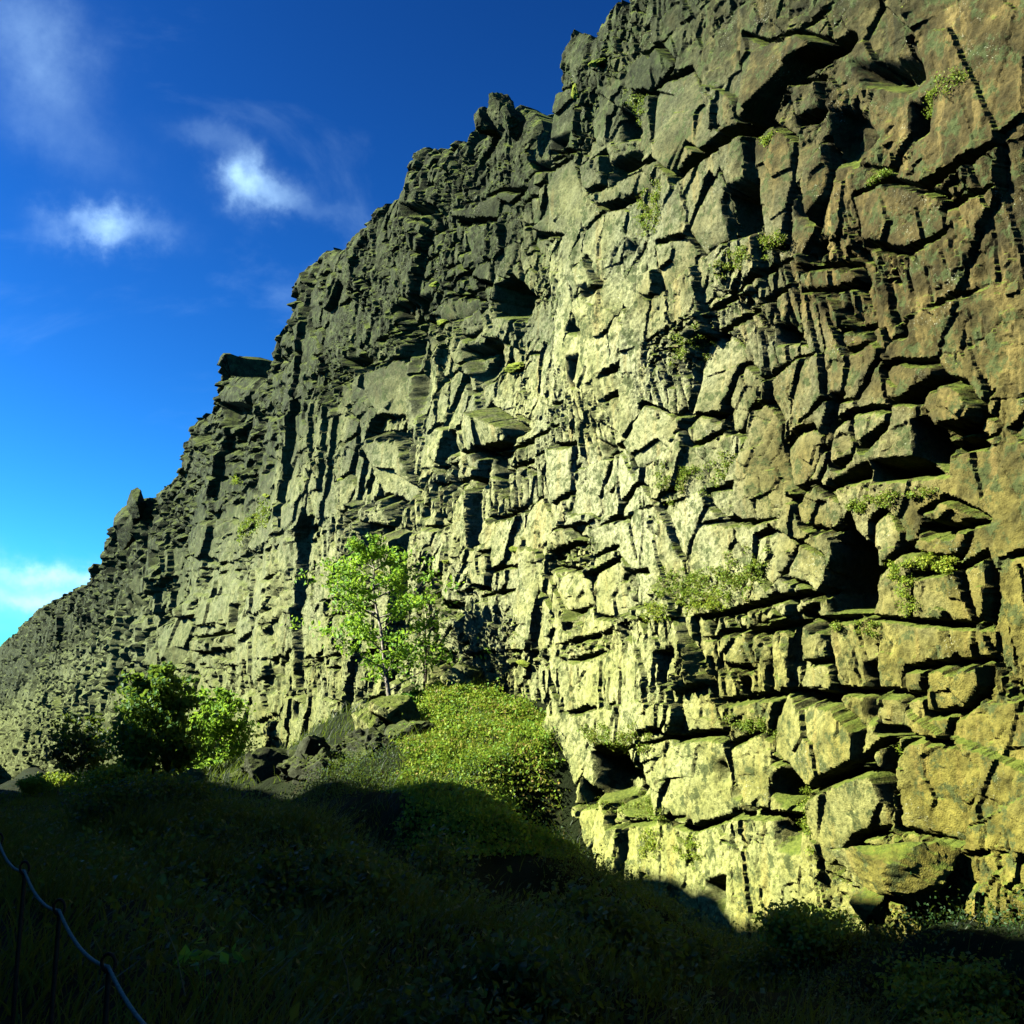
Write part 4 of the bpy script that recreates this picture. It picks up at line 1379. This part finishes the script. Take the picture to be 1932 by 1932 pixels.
# low heath on the sunlit slope and around
n = 6500
cs = rng.uniform(20.5, 36, n); cd = rng.uniform(9.5, 15.8, n)
keep = (fbm(cs / 1.7, cd / 1.7, 610, 3) > -0.34) & ~((cd < 10.8 + 0.0 * cs) & (cs > 29.5)) & ~((cs > 31.5) & (cd < 13.6))
xx = 966 + FOC * np.tan(np.arctan2(cd, cs) - ANG)
keep &= ((xx > 775 + 60 * fbm(cs, cd, 612, 2)) | (cd > 14.4)) & (xx < 1065 + 50 * fbm(cs * 1.3, cd * 1.3, 613, 2))
cs, cd = cs[keep], cd[keep]
cz = ground_z(cs, cd)
per = 26
c = np.repeat(W3(cs, cd, cz), per, 0)
hgt = np.repeat(0.03 + .42 * np.clip(fbm(cs / .55, cd / .55, 611, 3) - .02, 0, 1), per)
c = c + rng.normal(size=c.shape) * np.array([.16, .16, 0]) + np.stack([0 * hgt, 0 * hgt, np.abs(rng.normal(size=len(c))) * hgt], -1)
V, F = leaves(c, .062, rng, .5)
link('heath', mesh_np('heath', V, F, M_HEATH), kind='stuff', label='low green and rusty heath over the sunlit slope', category='heath')
# heath and small leaves on the shaded floor
n = 9000
cs = rng.uniform(2, 30, n) ; cd = rng.uniform(0.9, 14.3, n)
cz = ground_z(cs, cd)
keep = fbm(cs / 2.1, cd / 2.1, 620, 3) > -0.05
cs, cd, cz = cs[keep], cd[keep], cz[keep]
per = 16
c = np.repeat(W3(cs, cd, cz), per, 0)
c = c + rng.normal(size=c.shape) * np.array([.2, .2, 0]) + np.stack([np.zeros(len(c)), np.zeros(len(c)), np.abs(rng.normal(size=len(c))) * .22], -1)
V, F = leaves(c, .038 + .0 , rng, .5)
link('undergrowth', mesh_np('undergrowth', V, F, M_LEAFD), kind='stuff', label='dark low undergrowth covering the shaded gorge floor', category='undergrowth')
# grass
n = 95000
rr = rng.random(n)
cs = np.where(rr < .72, rng.uniform(1.5, 24, n), rng.uniform(24, 75, n)); cd = np.where(rr < .5, rng.uniform(.35, 6, n), rng.uniform(.6, 15.5, n))
dn = fbm(cs / 1.3, cd / 1.3, 630, 3)
keep = dn > rng.uniform(-.55, .35, n)
cs, cd, dn = cs[keep], cd[keep], dn[keep]
b0 = W3(cs, cd, ground_z(cs, cd) - .02)
n = len(cs)
hh = (rng.uniform(.12, .42, n) * (1 + 1.2 * np.clip(dn, 0, 1)))[:, None]
an = rng.uniform(0, 6.28, n)
side = np.stack([np.cos(an), np.sin(an), 0 * an], -1)
ln = np.stack([rng.normal(size=n) * .35 + .25, rng.normal(size=n) * .35 - .1, np.ones(n)], -1)
wd = (rng.uniform(.004, .008, n) * (1 + cs / 22))[:, None]
V = np.stack([b0 - side * wd, b0 + side * wd, b0 + ln * hh * .6 + side * wd * .6, b0 + ln * hh * .6 - side * wd * .6], 1)
tip = b0 + ln * hh * np.array([1.35, 1.35, 1.0])
V = np.concatenate([V, tip[:, None]], 1).reshape(-1, 3)
i = np.arange(n)[:, None] * 5
F = np.concatenate([i + np.array([0, 1, 2, 3]), i + np.array([3, 2, 4, 4])], 0)
Vt = V; Ft = np.concatenate([i + np.array([0, 1, 2]), i + np.array([0, 2, 3]), i + np.array([3, 2, 4])], 0)
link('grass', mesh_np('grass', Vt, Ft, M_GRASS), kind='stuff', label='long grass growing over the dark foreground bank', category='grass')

# grass on the sunlit slope
n = 16000
cs = rng.uniform(21, 37, n); cd = rng.uniform(10, 15.9, n)
xx = 966 + FOC * np.tan(np.arctan2(cd, cs) - ANG)
keep = ((xx > 760) | (cd > 14.2)) & (xx < 1060) & (fbm(cs / 1.1, cd / 1.1, 640, 3) > rng.uniform(-.3, .3, n))
cs, cd = cs[keep], cd[keep]; n = len(cs)
b0 = W3(cs, cd, ground_z(cs, cd) - .02)
hh = rng.uniform(.15, .42, n)[:, None]
an = rng.uniform(0, 6.28, n)
side = np.stack([np.cos(an), np.sin(an), 0 * an], -1) * .011
ln = np.stack([rng.normal(size=n) * .4 - .2, rng.normal(size=n) * .4 - .2, np.ones(n)], -1)
V = np.stack([b0 - side, b0 + side, b0 + ln * hh], 1).reshape(-1, 3)
link('slope_grass', mesh_np('slope_grass', V, np.arange(3 * n).reshape(n, 3), M_HEATH), kind='stuff', label='yellow-green grass on the sunlit slope below the cliff', category='grass')

# tall dry stalks standing out of the grass
for k, (x0, y0, x1, y1, d0) in enumerate([(350, 1880, 310, 1740, 1.1), (500, 1745, 420, 1690, 2.2), (660, 1880, 640, 1790, 1.6), (205, 1560, 225, 1585, 3.0)]):
    a = np.array(on_pix(x0, y0, d0)); b2 = np.array(on_pix(x1, y1, d0 * 1.04))
    mid = (a + b2) / 2 + np.array([.01, 0, .015])
    V, F = tube([[(*a, .0035), (*mid, .003), (*b2, .0015)]], 4)
    o = link('grass_stalk', mesh_np('grass_stalk', V, F, M_GRASS, True))
    o['label'] = ['pale dry stalk right of the rope', 'bent dry stalk left of centre in the grass', 'short dry stalk near the bottom centre', 'fallen pale twig under the wide willow'][k]
    o['category'] = 'stalk'

# ------------------------------------------------------------------ rope on iron posts along the path
posts = []
for k in range(6):
    if k == 1:
        p = np.array(on_pix(112, 1712, .47))
    elif k == 0:
        p = np.array(on_pix(205, 1817, .55))
    else:
        p = None
    posts.append(p)
step = posts[1] - posts[0]
posts = [posts[0] - step * 1.0, posts[0], posts[1]] + [posts[1] + step * k for k in (1, 2, 3, 4)]
names = ['iron rope post nearest the camera, beyond the bottom edge', 'iron rope post with ring at the bottom left corner', 'iron rope post with ring at left, farther along the rope',
         'third iron rope post along the path from the corner', 'fourth iron rope post along the path from the corner', 'fifth iron rope post along the path from the corner', 'last iron rope post along the path']
for k, p in enumerate(posts):
    sg = p[0] * U[0] + p[1] * U[1]; dg = p[0] * M[0] + p[1] * M[1]
    gz = float(ground_z(np.array([sg]), np.array([dg]))[0])
    t = thing('rope_post', names[k], 'post', (p[0], p[1], gz), 'iron posts carrying the rope')
    hz = p[2] - gz
    V, F = tube([[(0, 0, -.3, .011), (0, 0, hz * .5, .011), (0.003, 0, hz - .035, .010)]], 8)
    link('shaft', mesh_np('shaft', V, F, M_IRON, True), t)
    ring = []
    rd = np.array([math.cos(-.4), math.sin(-.4), 0])
    for j in range(17):
        an = 2 * math.pi * j / 16
        q = np.array([0, 0, hz]) + rd * .03 * math.cos(an) + np.array([0, 0, .03 * math.sin(an)])
        ring.append((*q, .006))
    V, F = tube([ring], 6)
    link('ring', mesh_np('ring', V, F, M_IRON, True), t)
path = []
for a, b2 in zip(posts[:-1], posts[1:]):
    for j in range(12):
        f = j / 12
        q = a * (1 - f) + b2 * f
        path.append((q[0], q[1], q[2] - .012 - 0.045 * 4 * f * (1 - f), .0068))
V, F = tube([path], 8)
rp = link('rope', mesh_np('rope', V, F, M_ROPE, True))
rp['label'] = 'pale rope sagging between the iron posts along the path'; rp['category'] = 'rope'
